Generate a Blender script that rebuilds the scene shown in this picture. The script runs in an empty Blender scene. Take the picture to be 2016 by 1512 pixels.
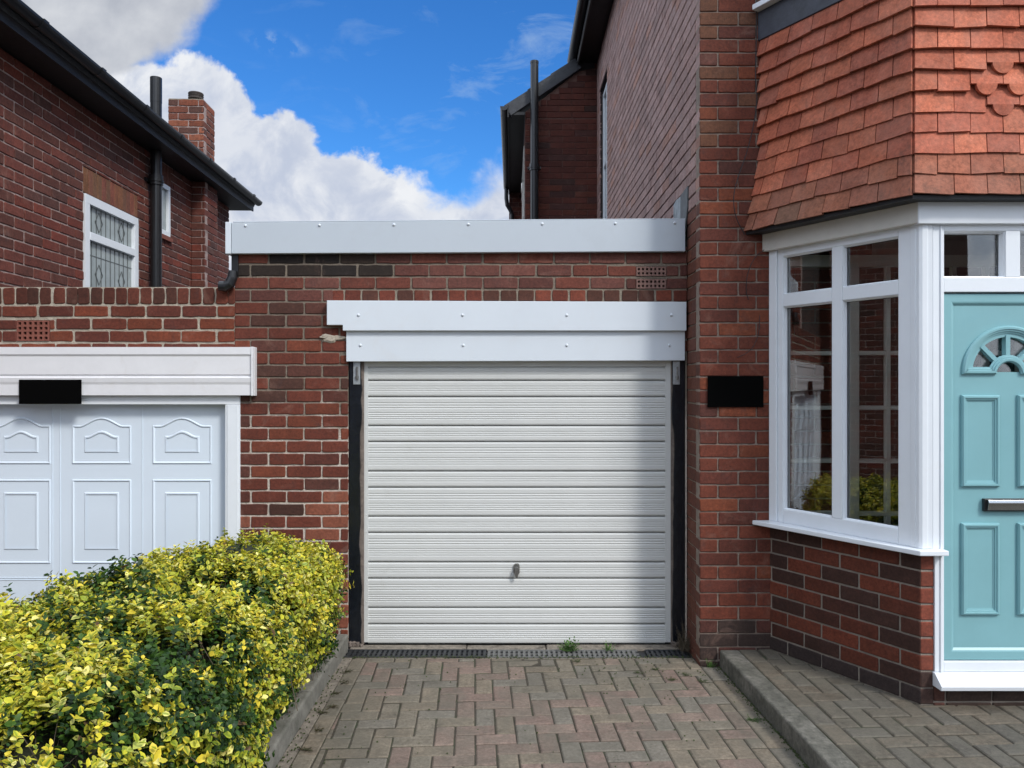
import bpy, math, random
import numpy as np
from mathutils import Vector, noise as mnoise
random.seed(7); RNG = np.random.default_rng(11)
C = bpy.data.collections.new('place'); bpy.context.scene.collection.children.link(C)
SC = bpy.context.scene
R = math.radians

# ------------------------------------------------------------ camera, sun, sky, exposure
H = 1.72
cam_d = bpy.data.cameras.new('camera'); cam = bpy.data.objects.new('camera', cam_d); SC.collection.objects.link(cam)
cam.location = (0, -5, H); cam.rotation_euler = (R(90), 0, 0)
cam_d.sensor_width = 36; cam_d.lens = 26.79; cam_d.clip_end = 3000; cam_d.clip_start = .05
SC.camera = cam
SC.view_settings.view_transform = 'Standard'; SC.view_settings.look = 'None'
SC.view_settings.exposure = 0.58; SC.view_settings.gamma = 1

SUN_EL = 42.0
sun_dir = Vector((.675*math.cos(R(SUN_EL)), -.737*math.cos(R(SUN_EL)), math.sin(R(SUN_EL)))).normalized()
sd = bpy.data.lights.new('sun', 'SUN'); sd.energy = 1.85; sd.angle = R(11); sd.color = (1, .965, .91)
so = bpy.data.objects.new('sun', sd); SC.collection.objects.link(so); so.location = (20, -20, 30)
so.rotation_euler = sun_dir.to_track_quat('Z', 'Y').to_euler()

class NT:
    """tiny helper for node trees"""
    def __init__(s, tree): s.t = tree; s.n = tree.nodes; s.l = tree.links
    def node(s, typ, **kw):
        nd = s.n.new(typ)
        for k, v in kw.items(): setattr(nd, k, v)
        return nd
    def put(s, sock, v):
        if v is None: return
        if hasattr(v, 'is_output'): s.l.new(v, sock)
        else:
            if isinstance(v, (tuple, list)) and len(v) == 3 and sock.type == 'RGBA': v = (*v, 1)
            sock.default_value = v
    def math(s, op, a, b=None, c=None, clamp=False):
        nd = s.node('ShaderNodeMath', operation=op, use_clamp=clamp)
        s.put(nd.inputs[0], a); s.put(nd.inputs[1], b); s.put(nd.inputs[2], c); return nd.outputs[0]
    def rng(s, v, a, b, c=0., d=1., smooth=False):
        nd = s.node('ShaderNodeMapRange'); nd.interpolation_type = 'SMOOTHSTEP' if smooth else 'LINEAR'
        s.put(nd.inputs[0], v)
        for i, q in enumerate((a, b, c, d)): s.put(nd.inputs[i+1], q)
        return nd.outputs[0]
    def noise(s, vec, scale, detail=4, rough=.55, dist=0., out=0, lac=2.):
        nd = s.node('ShaderNodeTexNoise'); s.put(nd.inputs['Vector'], vec); nd.inputs['Scale'].default_value = scale
        nd.inputs['Detail'].default_value = detail; nd.inputs['Roughness'].default_value = rough
        nd.inputs['Distortion'].default_value = dist; nd.inputs['Lacunarity'].default_value = lac
        return nd.outputs[out]
    def mix(s, f, a, b, mode='MIX'):
        nd = s.node('ShaderNodeMix', data_type='RGBA', blend_type=mode)
        s.put(nd.inputs[0], f); s.put(nd.inputs[6], a); s.put(nd.inputs[7], b); return nd.outputs[2]
    def comb(s, x, y, z=0.):
        nd = s.node('ShaderNodeCombineXYZ'); s.put(nd.inputs[0], x); s.put(nd.inputs[1], y); s.put(nd.inputs[2], z); return nd.outputs[0]
    def vmul(s, v, k):
        nd = s.node('ShaderNodeVectorMath', operation='MULTIPLY'); s.put(nd.inputs[0], v); nd.inputs[1].default_value = k; return nd.outputs[0]
    def curve(s, x, pts):
        nd = s.node('ShaderNodeFloatCurve'); cu = nd.mapping.curves[0]
        nd.mapping.use_clip = False
        cu.points[0].location = pts[0]; cu.points[1].location = pts[-1]
        for p in pts[1:-1]: cu.points.new(*p)
        for p in cu.points: p.handle_type = 'AUTO_CLAMPED'
        nd.mapping.update(); s.put(nd.inputs['Value'], x); return nd.outputs[0]

W = bpy.data.worlds.new('World'); SC.world = W; W.use_nodes = True
w = NT(W.node_tree)
for n in list(w.n): w.n.remove(n)
sky = w.node('ShaderNodeTexSky', sky_type='NISHITA'); sky.sun_disc = False
sky.sun_elevation = R(SUN_EL); sky.sun_rotation = math.atan2(sun_dir.x, sun_dir.y); sky.altitude = 50; sky.air_density = 1.0; sky.dust_density = .3; sky.ozone_density = 2.2
tc = w.node('ShaderNodeTexCoord'); sp = w.node('ShaderNodeSeparateXYZ'); w.l.new(tc.outputs['Generated'], sp.inputs[0])
ay = w.math('MAXIMUM', w.math('ABSOLUTE', sp.outputs[1]), .12)
U = w.math('DIVIDE', sp.outputs[0], ay); V = w.math('DIVIDE', sp.outputs[2], ay)
uv = w.comb(U, V, w.math('MULTIPLY', sp.outputs[1], .0))
PX = w.math('MULTIPLY_ADD', U, 1500/1100., 1008/1100.)          # 0..1 over the left part of the sky
VV = w.math('MULTIPLY', V, 2.0)
top = [(-1.5, .62), (0, .86), (.2, .845), (.30, .83), (.345, .872), (.385, .872), (.425, .79), (.47, .725), (.515, .72), (.55, .67), (.585, .62), (.64, .612), (.675, .592), (.72, .535), (.77, .515), (.82, .53), (.86, .575), (.905, .63), (1.0, .65), (1.4, .6), (3, .5)]
f = w.curve(PX, top)
big = w.noise(uv, 9, 6, .58); fine = w.noise(uv, 30, 6, .62, .3)
vor = w.node('ShaderNodeTexVoronoi', feature='SMOOTH_F1'); vor.inputs['Scale'].default_value = 17
wob = w.node('ShaderNodeVectorMath', operation='ADD'); w.l.new(uv, wob.inputs[0])
w.l.new(w.vmul(w.noise(uv, 22, 3, .6, 0, 1), (.06, .06, .06)), wob.inputs[1]); w.l.new(wob.outputs[0], vor.inputs['Vector'])
disp = w.math('ADD', w.math('MULTIPLY', w.math('SUBTRACT', big, .5), .10), w.math('MULTIPLY', w.math('SUBTRACT', fine, .5), .10))
disp = w.math('ADD', disp, w.math('MULTIPLY', w.math('SUBTRACT', .38, vor.outputs['Distance']), .13))
e1 = w.math('ADD', w.math('SUBTRACT', f, VV), disp)
soft = w.rng(PX, .7, .95, .02, .12)
m1 = w.rng(e1, -.012, soft, 0, 1, True)
g = w.curve(VV, [(.5, -.6), (.70, -.25), (.79, .15), (.83, .27), (.87, .325), (.93, .35), (1.0, .385), (1.5, .6), (4, 1.0)])
e2 = w.math('ADD', w.math('SUBTRACT', g, PX), w.math('MULTIPLY', w.math('SUBTRACT', w.noise(uv, 13, 7, .6), .5), .12))
m2 = w.rng(e2, -.01, .05, 0, 1, True)
# thin high wisps on the right
st = w.vmul(uv, (1.6, 3.4, 1.0))
wn = w.noise(st, 5.2, 8, .62, .5)
m3 = w.math('MULTIPLY', w.rng(wn, .54, .80, 0, .6), w.rng(PX, .5, .95, .15, 1))
sb = w.math('MULTIPLY', w.rng(w.math('ABSOLUTE', w.math('ADD', w.math('SUBTRACT', PX, .49), w.math('MULTIPLY', w.math('SUBTRACT', V, .45), 1.6))), 0, .06, 1, 0, True), w.rng(w.math('ABSOLUTE', w.math('SUBTRACT', V, .447)), 0, .022, 1, 0, True))
sb = w.math('MULTIPLY', sb, w.rng(w.noise(uv, 28, 5, .6), .42, .62))
m3 = w.math('MAXIMUM', m3, w.math('MULTIPLY', sb, .85))
sh = w.noise(uv, 11, 8, .6, .4)
edge_w = w.rng(e1, 0, .10, 1, 0)
lit = w.math('ADD', w.rng(sh, .38, .62, 0, 1, True), w.math('MULTIPLY', edge_w, .45), clamp=True)
lit = w.math('MULTIPLY', lit, w.rng(vor.outputs['Distance'], .2, .75, 1, .45))
lit = w.math('MULTIPLY', lit, w.rng(w.noise(uv, 4.3, 3, .5), .3, .62, .6, 1))
c1 = w.mix(lit, (3.6, 4.0, 4.9), (6.1, 6.2, 6.35))
c2 = w.mix(w.rng(w.math('ADD', w.noise(uv, 7, 7, .55), w.math('MULTIPLY', w.math('SUBTRACT', .1, e2), .6)), .40, .68), (3.1, 3.3, 3.75), (4.9, 5.05, 5.3))
hsv = w.node('ShaderNodeHueSaturation'); hsv.inputs['Saturation'].default_value = 1.22; hsv.inputs['Value'].default_value = 1.5; hsv.inputs['Hue'].default_value = .503; w.l.new(sky.outputs[0], hsv.inputs['Color'])
blue = w.mix(1.0, hsv.outputs[0], (.30, .58, .80), 'MULTIPLY')
col = w.mix(m3, blue, (3.2, 4.2, 5.4))
col = w.mix(m1, col, c1); col = w.mix(m2, col, c2)
# unseen sky overhead and behind the viewer: extra-bright cloud added for fill light
over = w.math('MAXIMUM', w.rng(V, .56, 1.0, 0, 1, True), w.rng(w.math('ABSOLUTE', U), .85, 1.5, 0, 1, True))
over = w.math('MAXIMUM', over, w.rng(sp.outputs[1], .10, -.05, 0, 1, True))
dn = w.noise(tc.outputs['Generated'], 3.2, 7, .6, .3)
broken = w.mix(w.rng(dn, .36, .56, 0, 1, True), (2.6, 4.2, 6.8), w.mix(w.rng(w.noise(tc.outputs['Generated'], 8, 5, .6), .35, .65), (8.8, 9.6, 10.9), (14.2, 14.9, 16.2)))
col = w.mix(over, col, broken)
bg = w.node('ShaderNodeBackground'); bg.inputs['Strength'].default_value = .1; w.l.new(col, bg.inputs['Color'])
wo = w.node('ShaderNodeOutputWorld'); w.l.new(bg.outputs[0], wo.inputs['Surface'])

# ------------------------------------------------------------ materials
def mat(name, color=(.8, .8, .8), rough=.5, attr=False, spec=.5, metal=0., bump=0., bscale=40., vary=0., vscale=8., stain=None, stain_scale=3., stain_lo=.55, stain_hi=.75, fac=1., coat=0., detail=5):
    m = bpy.data.materials.new(name); m.use_nodes = True; t = NT(m.node_tree); b = t.n['Principled BSDF']
    tcn = t.node('ShaderNodeTexCoord'); co = tcn.outputs['Object']
    if attr:
        a = t.node('ShaderNodeVertexColor', layer_name='Col'); c = a.outputs[0]
    else:
        rg = t.node('ShaderNodeRGB'); rg.outputs[0].default_value = (*color, 1); c = rg.outputs[0]
    if vary:
        nz = t.noise(co, vscale, detail, .65)
        v = t.rng(nz, .25, .75, 1-vary, 1+vary)
        vm = t.node('ShaderNodeVectorMath', operation='SCALE'); t.put(vm.inputs[0], c); t.put(vm.inputs['Scale'], v); c = vm.outputs[0]
    if stain is not None:
        nz = t.noise(co, stain_scale, 8, .68, .6)
        c = t.mix(t.math('MULTIPLY', t.rng(nz, stain_lo, stain_hi), fac), c, stain)
    t.put(b.inputs['Base Color'], c)
    b.inputs['Roughness'].default_value = rough; b.inputs['Metallic'].default_value = metal
    b.inputs['Specular IOR Level'].default_value = spec; b.inputs['Coat Weight'].default_value = coat
    if bump:
        bn = t.node('ShaderNodeBump'); bn.inputs['Strength'].default_value = bump; bn.inputs['Distance'].default_value = .01
        t.put(bn.inputs['Height'], t.noise(co, bscale, 6, .65)); t.l.new(bn.outputs[0], b.inputs['Normal'])
    return m

def brickmat(name, bloom=(.36, .22, .17), fac=.42, gain=(.70, .57, .47), lo=.56, hi=.80, dark=(.05, .035, .035), dfac=.55, scale=5., bump=.45):
    m = bpy.data.materials.new(name); m.use_nodes = True; t = NT(m.node_tree); b = t.n['Principled BSDF']
    co = t.node('ShaderNodeTexCoord').outputs['Object']
    a = t.node('ShaderNodeVertexColor', layer_name='Col').outputs[0]
    v = t.math('MULTIPLY', t.rng(t.noise(co, 55, 8, .78), .28, .72, .50, 1.50), t.rng(t.noise(co, 9, 5, .7), .3, .7, .80, 1.2))
    vm = t.node('ShaderNodeVectorMath', operation='SCALE'); t.put(vm.inputs[0], a); t.put(vm.inputs['Scale'], v)
    c = t.mix(1.0, vm.outputs[0], gain, 'MULTIPLY')
    c = t.mix(t.math('MULTIPLY', t.rng(t.noise(co, scale, 9, .72, .8), lo, hi), fac), c, bloom)
    c = t.mix(t.math('MULTIPLY', t.rng(t.noise(t.vmul(co, (1, 1, .7)), scale*1.7, 9, .75), .56, .74), dfac), c, dark)
    c = t.mix(t.rng(t.noise(co, 160, 3, .6), .70, .76, 0, .6), c, dark)
    t.put(b.inputs['Base Color'], c); b.inputs['Roughness'].default_value = .82; b.inputs['Specular IOR Level'].default_value = .35
    bn = t.node('ShaderNodeBump'); bn.inputs['Strength'].default_value = bump; bn.inputs['Distance'].default_value = .008
    h = t.math('ADD', t.noise(co, 45, 8, .75), t.math('MULTIPLY', t.noise(co, 190, 3, .6), .35))
    t.put(bn.inputs['Height'], h); t.l.new(bn.outputs[0], b.inputs['Normal'])
    return m

M_brick = brickmat('old red brick')
M_brick_left = brickmat('left house brick', gain=(.76, .66, .60), fac=.42)
M_stack = brickmat('stack brick', gain=(.80, .76, .68))
M_brick_side = brickmat('weathered side brick', bloom=(.42, .32, .30), fac=.6, lo=.40, hi=.75, gain=(1.35, 1.55, 1.5))
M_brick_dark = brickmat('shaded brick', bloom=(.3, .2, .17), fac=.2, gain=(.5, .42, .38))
M_brick_new = brickmat('plinth brick', bloom=(.3, .2, .16), fac=.10, gain=(.78, .62, .54), dfac=.35, bump=.25)
M_tile = brickmat('clay tile', gain=(1.0, .95, .92), bloom=(.50, .27, .20), fac=.35, lo=.45, hi=.8, dark=(.07, .045, .034), dfac=.8, scale=3., bump=.3)
M_mortar = mat('mortar', (.27, .23, .18), .95, bump=.9, bscale=90, vary=.3, vscale=25, stain=(.16, .13, .11), stain_scale=6, spec=.2)
M_mortar_light = mat('pale mortar', (.42, .37, .30), .95, bump=.9, bscale=90, vary=.3, vscale=25, stain=(.20, .17, .14), stain_scale=4, spec=.2)
M_mortar_rose = mat('rose mortar', (.37, .285, .26), .95, bump=.9, bscale=90, vary=.3, vscale=25, stain=(.15, .11, .10), stain_scale=5, spec=.2)
M_mortar_dark = mat('dark joint', (.035, .025, .025), .95, bump=.5, bscale=90, vary=.4, spec=.2)
M_mortar_pink = mat('brown pink mortar', (.15, .09, .075), .95, bump=.8, bscale=90, vary=.3, spec=.2)
M_white = mat('white plastic', (.73, .765, .80), .30, vary=.03, vscale=5, stain=(.62, .62, .60), stain_scale=9, stain_lo=.58, stain_hi=.85, fac=.35)
M_board = mat('white board', (.63, .68, .73), .30, vary=.03, vscale=2, stain=(.60, .60, .60), stain_scale=5, stain_lo=.52, stain_hi=.9, fac=.45)
M_board_top = mat('grey white board', (.48, .53, .58), .30, vary=.03, vscale=2, stain=(.40, .42, .45), stain_scale=5, stain_lo=.52, stain_hi=.9, fac=.4)  # white board greyed: the top fascia's duller reflection is in the colour
M_board_old = mat('old cream board', (.54, .52, .47), .45, vary=.05, vscale=14, stain=(.38, .34, .29), stain_scale=9, stain_lo=.55, stain_hi=.8, fac=.5)
M_board_worn = mat('worn white board', (.72, .72, .735), .4, vary=.04, vscale=10, stain=(.56, .52, .48), stain_scale=6, stain_lo=.55, stain_hi=.82, fac=.5)
M_doorwhite = mat('white door paint', (.66, .74, .82), .35, vary=.02, vscale=3)
M_steel = mat('painted steel', (.565, .575, .56), .42, vary=.035, vscale=3, stain=(.38, .37, .33), stain_scale=7, stain_lo=.62, stain_hi=.85, fac=.4, bump=.05, bscale=8)
M_galv = mat('galvanised', (.42, .45, .47), .4, metal=.6, vary=.25, vscale=40)
M_dgalv = mat('dark metal', (.26, .26, .25), .35, metal=.8, vary=.3, vscale=60)
M_chrome = mat('brushed chrome', (.45, .46, .47), .22, metal=1.)
M_post = mat('black gloss timber', (.008, .010, .014), .22, vary=.4, vscale=30, bump=.35, bscale=14, stain=(.16, .13, .11), stain_scale=13, stain_lo=.68, stain_hi=.72, fac=.7)
M_timber = mat('bare grey timber', (.16, .13, .11), .9, vary=.4, vscale=30, bump=.6, bscale=30)
M_black = mat('black plastic', (.012, .013, .015), .32, vary=.25, vscale=20)
M_blackm = mat('black board', (.010, .010, .011), .55, vary=.4, vscale=15, bump=.2, bscale=30)
M_blackout = mat('matt black plate', (.0015, .0015, .0015), .9, spec=.05)
M_slate = mat('dark slate tile', (.035, .038, .045), .6, vary=.4, vscale=12, bump=.4, bscale=30)
M_lead = mat('lead sheet', (.035, .040, .055), .5, vary=.4, vscale=10, bump=.5, bscale=12)
M_flash = mat('grey flashing', (.30, .34, .36), .6, vary=.4, vscale=15, stain=(.07, .08, .08), stain_scale=10)
M_teal = mat('teal door paint', (.205, .405, .435), .35, vary=.05, vscale=4, stain=(.18, .38, .44), stain_scale=7, fac=.4)
M_inner = mat('interior plaster', (.50, .47, .42), .9, vary=.1)
M_innerw = mat('interior white timber', (.88, .86, .80), .6, vary=.05)
M_dark = mat('dark interior', (.03, .028, .026), .9)
M_conc = mat('concrete kerb', (.175, .168, .145), .9, vary=.35, vscale=22, bump=.6, bscale=60, stain=(.075, .075, .06), stain_scale=5, stain_lo=.45, stain_hi=.72, fac=.8, detail=9)
M_conc_dark = mat('weathered kerb', (.155, .145, .122), .95, vary=.55, vscale=30, bump=.9, bscale=50, stain=(.050, .050, .038), stain_scale=4, stain_lo=.40, stain_hi=.66, fac=.85, detail=10)
M_cill = mat('concrete strip', (.22, .19, .155), .95, vary=.4, vscale=30, bump=.9, bscale=50, stain=(.06, .05, .04), stain_scale=8, stain_lo=.5, stain_hi=.7)
M_sand = mat('joint sand', (.055, .046, .033), 1., vary=.4, vscale=60, bump=.8, bscale=120, stain=(.035, .05, .02), stain_scale=6, stain_lo=.5, stain_hi=.65)
M_paver = brickmat('block paving', gain=(1.0, .95, .88), bloom=(.125, .115, .09), fac=.75, lo=.42, hi=.66, dark=(.045, .042, .032), dfac=.75, scale=3.2, bump=.6)
M_terra = mat('terracotta', (.20, .065, .045), .85, vary=.3, vscale=40, bump=.4, bscale=60)
M_grate = mat('drain plastic', (.025, .027, .030), .5, vary=.4, vscale=60)
M_grateg = mat('dusty drain grating', (.13, .13, .125), .8, vary=.4, vscale=50)
M_asph = mat('asphalt', (.06, .06, .058), .95, vary=.3, vscale=80, bump=.6, bscale=200)
M_moss = mat('moss', (.05, .07, .02), 1., vary=.4, vscale=90, bump=.8, bscale=150)
M_twig = mat('twig bark', (.09, .07, .045), .9, vary=.3, vscale=40)
M_cable = mat('cable', (.02, .016, .018), .6)
M_pot = mat('chimney pot', (.05, .04, .035), .8, vary=.3, vscale=30)
M_potc = mat('pale cement', (.5, .5, .47), .9, vary=.2)
M_copper = mat('green flashing', (.10, .20, .16), .7, vary=.3, vscale=30)

def patchy_mortar():
    m = mat('patchy mortar', (.3, .3, .3), .95, bump=.9, bscale=90); t = NT(m.node_tree); b = t.n['Principled BSDF']
    co = t.node('ShaderNodeTexCoord').outputs['Object']; sx = t.node('ShaderNodeSeparateXYZ'); t.l.new(co, sx.inputs[0])
    h = t.math('ADD', t.rng(sx.outputs[2], 1.9, 1.1, 0, 1), t.math('MULTIPLY', t.math('SUBTRACT', t.noise(co, 4, 5, .6), .5), 1.6))
    c = t.mix(t.rng(h, .3, .7), (.22, .18, .14), (.58, .51, .44))
    c = t.mix(t.rng(t.noise(co, 26, 6, .7), .45, .75, 0, .55), c, (.10, .08, .065))
    for l in list(b.inputs['Base Color'].links): t.l.remove(l)
    t.put(b.inputs['Base Color'], c); return m
M_mortar_patchy = patchy_mortar()
def glassmat(name, tint=(.93, .95, .94), rough=.0, extra=.02):
    m = bpy.data.materials.new(name); m.use_nodes = True; t = NT(m.node_tree); t.n.remove(t.n['Principled BSDF'])
    tr = t.node('ShaderNodeBsdfTransparent'); tr.inputs[0].default_value = (*tint, 1)
    gl = t.node('ShaderNodeBsdfGlossy'); gl.inputs['Roughness'].default_value = rough; gl.inputs[0].default_value = (1, 1, 1, 1)
    fr = t.node('ShaderNodeFresnel'); fr.inputs[0].default_value = 1.5
    bn = t.node('ShaderNodeBump'); bn.inputs['Strength'].default_value = .02; bn.inputs['Distance'].default_value = .02
    t.put(bn.inputs['Height'], t.noise(t.node('ShaderNodeTexCoord').outputs['Object'], 3.5, 1, .4)); t.l.new(bn.outputs[0], gl.inputs['Normal'])
    mx = t.node('ShaderNodeMixShader'); t.put(mx.inputs[0], t.math('MULTIPLY_ADD', fr.outputs[0], 1.0, extra, clamp=True))
    t.l.new(tr.outputs[0], mx.inputs[1]); t.l.new(gl.outputs[0], mx.inputs[2]); t.l.new(mx.outputs[0], t.n['Material Output'].inputs[0]); return m
M_glass = glassmat('window glass')
M_glass_obs = mat('pale curtained glass', (.30, .34, .34), .12, vary=.2, vscale=6)

def leafmat(name):
    m = bpy.data.materials.new(name); m.use_nodes = True; t = NT(m.node_tree); b = t.n['Principled BSDF']
    a = t.node('ShaderNodeVertexColor', layer_name='Col').outputs[0]
    t.put(b.inputs['Base Color'], a); b.inputs['Roughness'].default_value = .5; b.inputs['Specular IOR Level'].default_value = .28
    tl = t.node('ShaderNodeBsdfTranslucent'); t.put(tl.inputs[0], a)
    mx = t.node('ShaderNodeMixShader'); mx.inputs[0].default_value = .18
    t.l.new(b.outputs[0], mx.inputs[1]); t.l.new(tl.outputs[0], mx.inputs[2]); t.l.new(mx.outputs[0], t.n['Material Output'].inputs[0]); return m
M_leaf = leafmat('privet leaf')

# ------------------------------------------------------------ mesh collector
class Fr:
    def __init__(s, o, u, w=(0, 0, 1), n=None):
        s.o = Vector(o); s.u = Vector(u).normalized(); s.w = Vector(w).normalized()
        s.n = Vector(n).normalized() if n else s.u.cross(s.w).normalized()
    def p(s, a, b, c=0.): return s.o + s.u*a + s.w*b + s.n*c
WORLD = Fr((0, 0, 0), (1, 0, 0), (0, 0, 1), (0, -1, 0))      # a = x, b = z, c = towards the street

class MB:
    def __init__(s): s.v = []; s.f = []; s.c = []
    def face(s, pts, col=(1, 1, 1)):
        i = len(s.v); s.v += [tuple(p) for p in pts]; s.f.append(tuple(range(i, i+len(pts)))); s.c.append(col)
    def idx(s, pts): i = len(s.v); s.v += [tuple(p) for p in pts]; return list(range(i, i+len(pts)))
    def add(s, f, col=(1, 1, 1)): s.f.append(tuple(f)); s.c.append(col)
    def box(s, fr, a0, a1, b0, b1, c0, c1, col=(1, 1, 1)):
        q = s.idx([fr.p(a, b, c) for c in (c0, c1) for b in (b0, b1) for a in (a0, a1)])
        for f in ((0, 1, 3, 2), (4, 6, 7, 5), (0, 4, 5, 1), (2, 3, 7, 6), (0, 2, 6, 4), (1, 5, 7, 3)): s.add([q[k] for k in f], col)
    def prism(s, fr, poly, c0, c1, col=(1, 1, 1)):
        n = len(poly); A = s.idx([fr.p(a, b, c0) for a, b in poly]); B = s.idx([fr.p(a, b, c1) for a, b in poly])
        s.add(A[::-1], col); s.add(B, col)
        for k in range(n): s.add((A[k], A[(k+1) % n], B[(k+1) % n], B[k]), col)
    def slab(s, fr, poly, c0, c1, inset, ch, col):
        """polygon with chamfered front edge, c1 = front"""
        n = len(poly); cx = sum(p[0] for p in poly)/n; cy = sum(p[1] for p in poly)/n
        inn = []
        for k in range(n):
            dx, dy = cx-poly[k][0], cy-poly[k][1]
            sx = math.copysign(min(inset, abs(dx)*.8), dx); sy = math.copysign(min(inset, abs(dy)*.8), dy)
            inn.append((poly[k][0]+sx*(1 if abs(dx) > 2*inset else .5), poly[k][1]+sy*(1 if abs(dy) > 2*inset else .5)))
        A = s.idx([fr.p(a, b, c0) for a, b in poly]); B = s.idx([fr.p(a, b, c1-ch) for a, b in poly]); D = s.idx([fr.p(a, b, c1) for a, b in inn])
        s.add(D, col)
        for k in range(n):
            j = (k+1) % n; s.add((A[k], A[j], B[j], B[k]), col); s.add((B[k], B[j], D[j], D[k]), col)
    def tube(s, pts, r, seg=10, col=(1, 1, 1), cap=True):
        pts = [Vector(p) for p in pts]; rings = []; rs = r if isinstance(r, (list, tuple)) else [r]*len(pts)
        up = None
        for k, p in enumerate(pts):
            d = (pts[min(k+1, len(pts)-1)]-pts[max(k-1, 0)]).normalized()
            if up is None: up = d.orthogonal().normalized()
            up = (up - d*up.dot(d)).normalized(); sd_ = d.cross(up)
            rings.append(s.idx([p+(up*math.cos(t)+sd_*math.sin(t))*rs[k] for t in [2*math.pi*q/seg for q in range(seg)]]))
        for a, b in zip(rings, rings[1:]):
            for q in range(seg): s.add((a[q], a[(q+1) % seg], b[(q+1) % seg], b[q]), col)
        if cap: s.add(rings[0][::-1], col); s.add(rings[-1], col)
    def ridge(s, fr, pts, prof, closed=True, col=(1, 1, 1)):
        """sweep profile [(offset to the left of travel, height)] with mitres along 2D path"""
        n = len(pts); rings = []
        for k in range(n):
            p = Vector(pts[k]).to_2d()
            a = Vector(pts[(k-1) % n]).to_2d() if (closed or k > 0) else None
            b = Vector(pts[(k+1) % n]).to_2d() if (closed or k < n-1) else None
            d1 = (p-a).normalized() if a is not None else (b-p).normalized(); d2 = (b-p).normalized() if b is not None else d1
            n1 = Vector((-d1.y, d1.x)); n2 = Vector((-d2.y, d2.x)); m = (n1+n2).normalized(); m = m/max(.35, m.dot(n1))
            rings.append(s.idx([fr.p(p.x+m.x*o, p.y+m.y*o, h) for o, h in prof]))
        q = len(prof)
        for k in range(n if closed else n-1):
            A, B = rings[k], rings[(k+1) % n]
            for j in range(q-1): s.add((A[j], A[j+1], B[j+1], B[j]), col)
        if not closed: s.add(rings[0], col); s.add(rings[-1][::-1], col)
    def lathe(s, c, prof, seg=16, col=(1, 1, 1), axis=(0, 0, 1)):
        ax = Vector(axis).normalized(); e1 = ax.orthogonal().normalized(); e2 = ax.cross(e1); c = Vector(c); rings = []
        for r, h in prof: rings.append(s.idx([c+ax*h+(e1*math.cos(2*math.pi*k/seg)+e2*math.sin(2*math.pi*k/seg))*max(r, 1e-4) for k in range(seg)]))
        for A, B in zip(rings, rings[1:]):
            for k in range(seg): s.add((A[k], A[(k+1) % seg], B[(k+1) % seg], B[k]), col)
        s.add(rings[0][::-1], col); s.add(rings[-1], col)
    def build(s, name, m, parent=None, bevel=0., smooth=False, seg=2):
        me = bpy.data.meshes.new(name); off = Vector(parent.get('_w', (0, 0, 0))) if parent else Vector((0, 0, 0))
        V_ = np.array(s.v, dtype=float) - np.array(off)
        me.from_pydata(V_.tolist(), [], s.f)
        me.materials.append(m)
        ca = me.color_attributes.new('Col', 'FLOAT_COLOR', 'CORNER')
        cnt = np.array([len(f) for f in s.f]); cc = np.repeat(np.array([tuple(c)[:3] for c in s.c]), cnt, axis=0)
        ca.data.foreach_set('color', np.hstack([cc, np.ones((len(cc), 1))]).astype(np.float32).ravel())
        if smooth: me.polygons.foreach_set('use_smooth', [True]*len(me.polygons))
        o = bpy.data.objects.new(name, me); C.objects.link(o)
        if parent:
            o.parent = parent; o['_w'] = tuple(off)
        if bevel:
            import bmesh
            bm = bmesh.new(); bm.from_mesh(me); bmesh.ops.remove_doubles(bm, verts=bm.verts, dist=1e-5); bmesh.ops.recalc_face_normals(bm, faces=bm.faces); bm.to_mesh(me); bm.free()
            b = o.modifiers.new('bevel', 'BEVEL'); b.width = bevel; b.segments = seg; b.limit_method = 'ANGLE'; b.angle_limit = R(35)
        return o

def thing(name, label, cat, loc=(0, 0, 0), group=None):
    o = bpy.data.objects.new(name, None); C.objects.link(o); o.location = loc; o['_w'] = tuple(loc); o.empty_display_size = .1
    o['label'] = label; o['category'] = cat
    if group: o['group'] = group
    return o
def tag(o, label, cat, group=None):
    o['label'] = label; o['category'] = cat
    if group: o['group'] = group
    return o
def struct(o): o['kind'] = 'structure'; return o
def boxpart(name, m, parent, fr, a0, a1, b0, b1, c0, c1, bevel=.002):
    b = MB(); b.box(fr, a0, a1, b0, b1, c0, c1); return b.build(name, m, parent, bevel)

# ------------------------------------------------------------ brickwork
def rects_minus(rects, holes):
    for h in holes:
        out = []
        for (a, b, c, d) in rects:                 # a0,a1,b0,b1
            if h[0] >= b or h[1] <= a or h[2] >= d or h[3] <= c: out.append((a, b, c, d)); continue
            if c < h[2]: out.append((a, b, c, h[2]))
            if d > h[3]: out.append((a, b, h[3], d))
            lo, hi = max(c, h[2]), min(d, h[3])
            if a < h[0]: out.append((a, h[0], lo, hi))
            if b > h[1]: out.append((h[1], b, lo, hi))
        rects = out
    return rects
CO = .0826
def jit(r, c, lo, hi):
    f = r.uniform(lo, hi); return tuple(q*f for q in c)
def pal_old(r, a, b, k):
    t = r.random()
    if t < .52: c = (.165, .052, .038)
    elif t < .72: c = (.205, .066, .042)
    elif t < .84: c = (.130, .048, .040)
    elif t < .93: c = (.125, .055, .048)
    else: c = (.085, .042, .036)
    f = r.uniform(.85, 1.15); return tuple(x*f for x in c)
def pal_pier(r, a, b, k):
    t = r.random()
    c = (.190, .060, .040) if t < .55 else (.155, .053, .041) if t < .8 else (.25, .082, .045) if t < .95 else (.13, .055, .048)
    f = r.uniform(.82, 1.15); return tuple(x*f for x in c)
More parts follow.
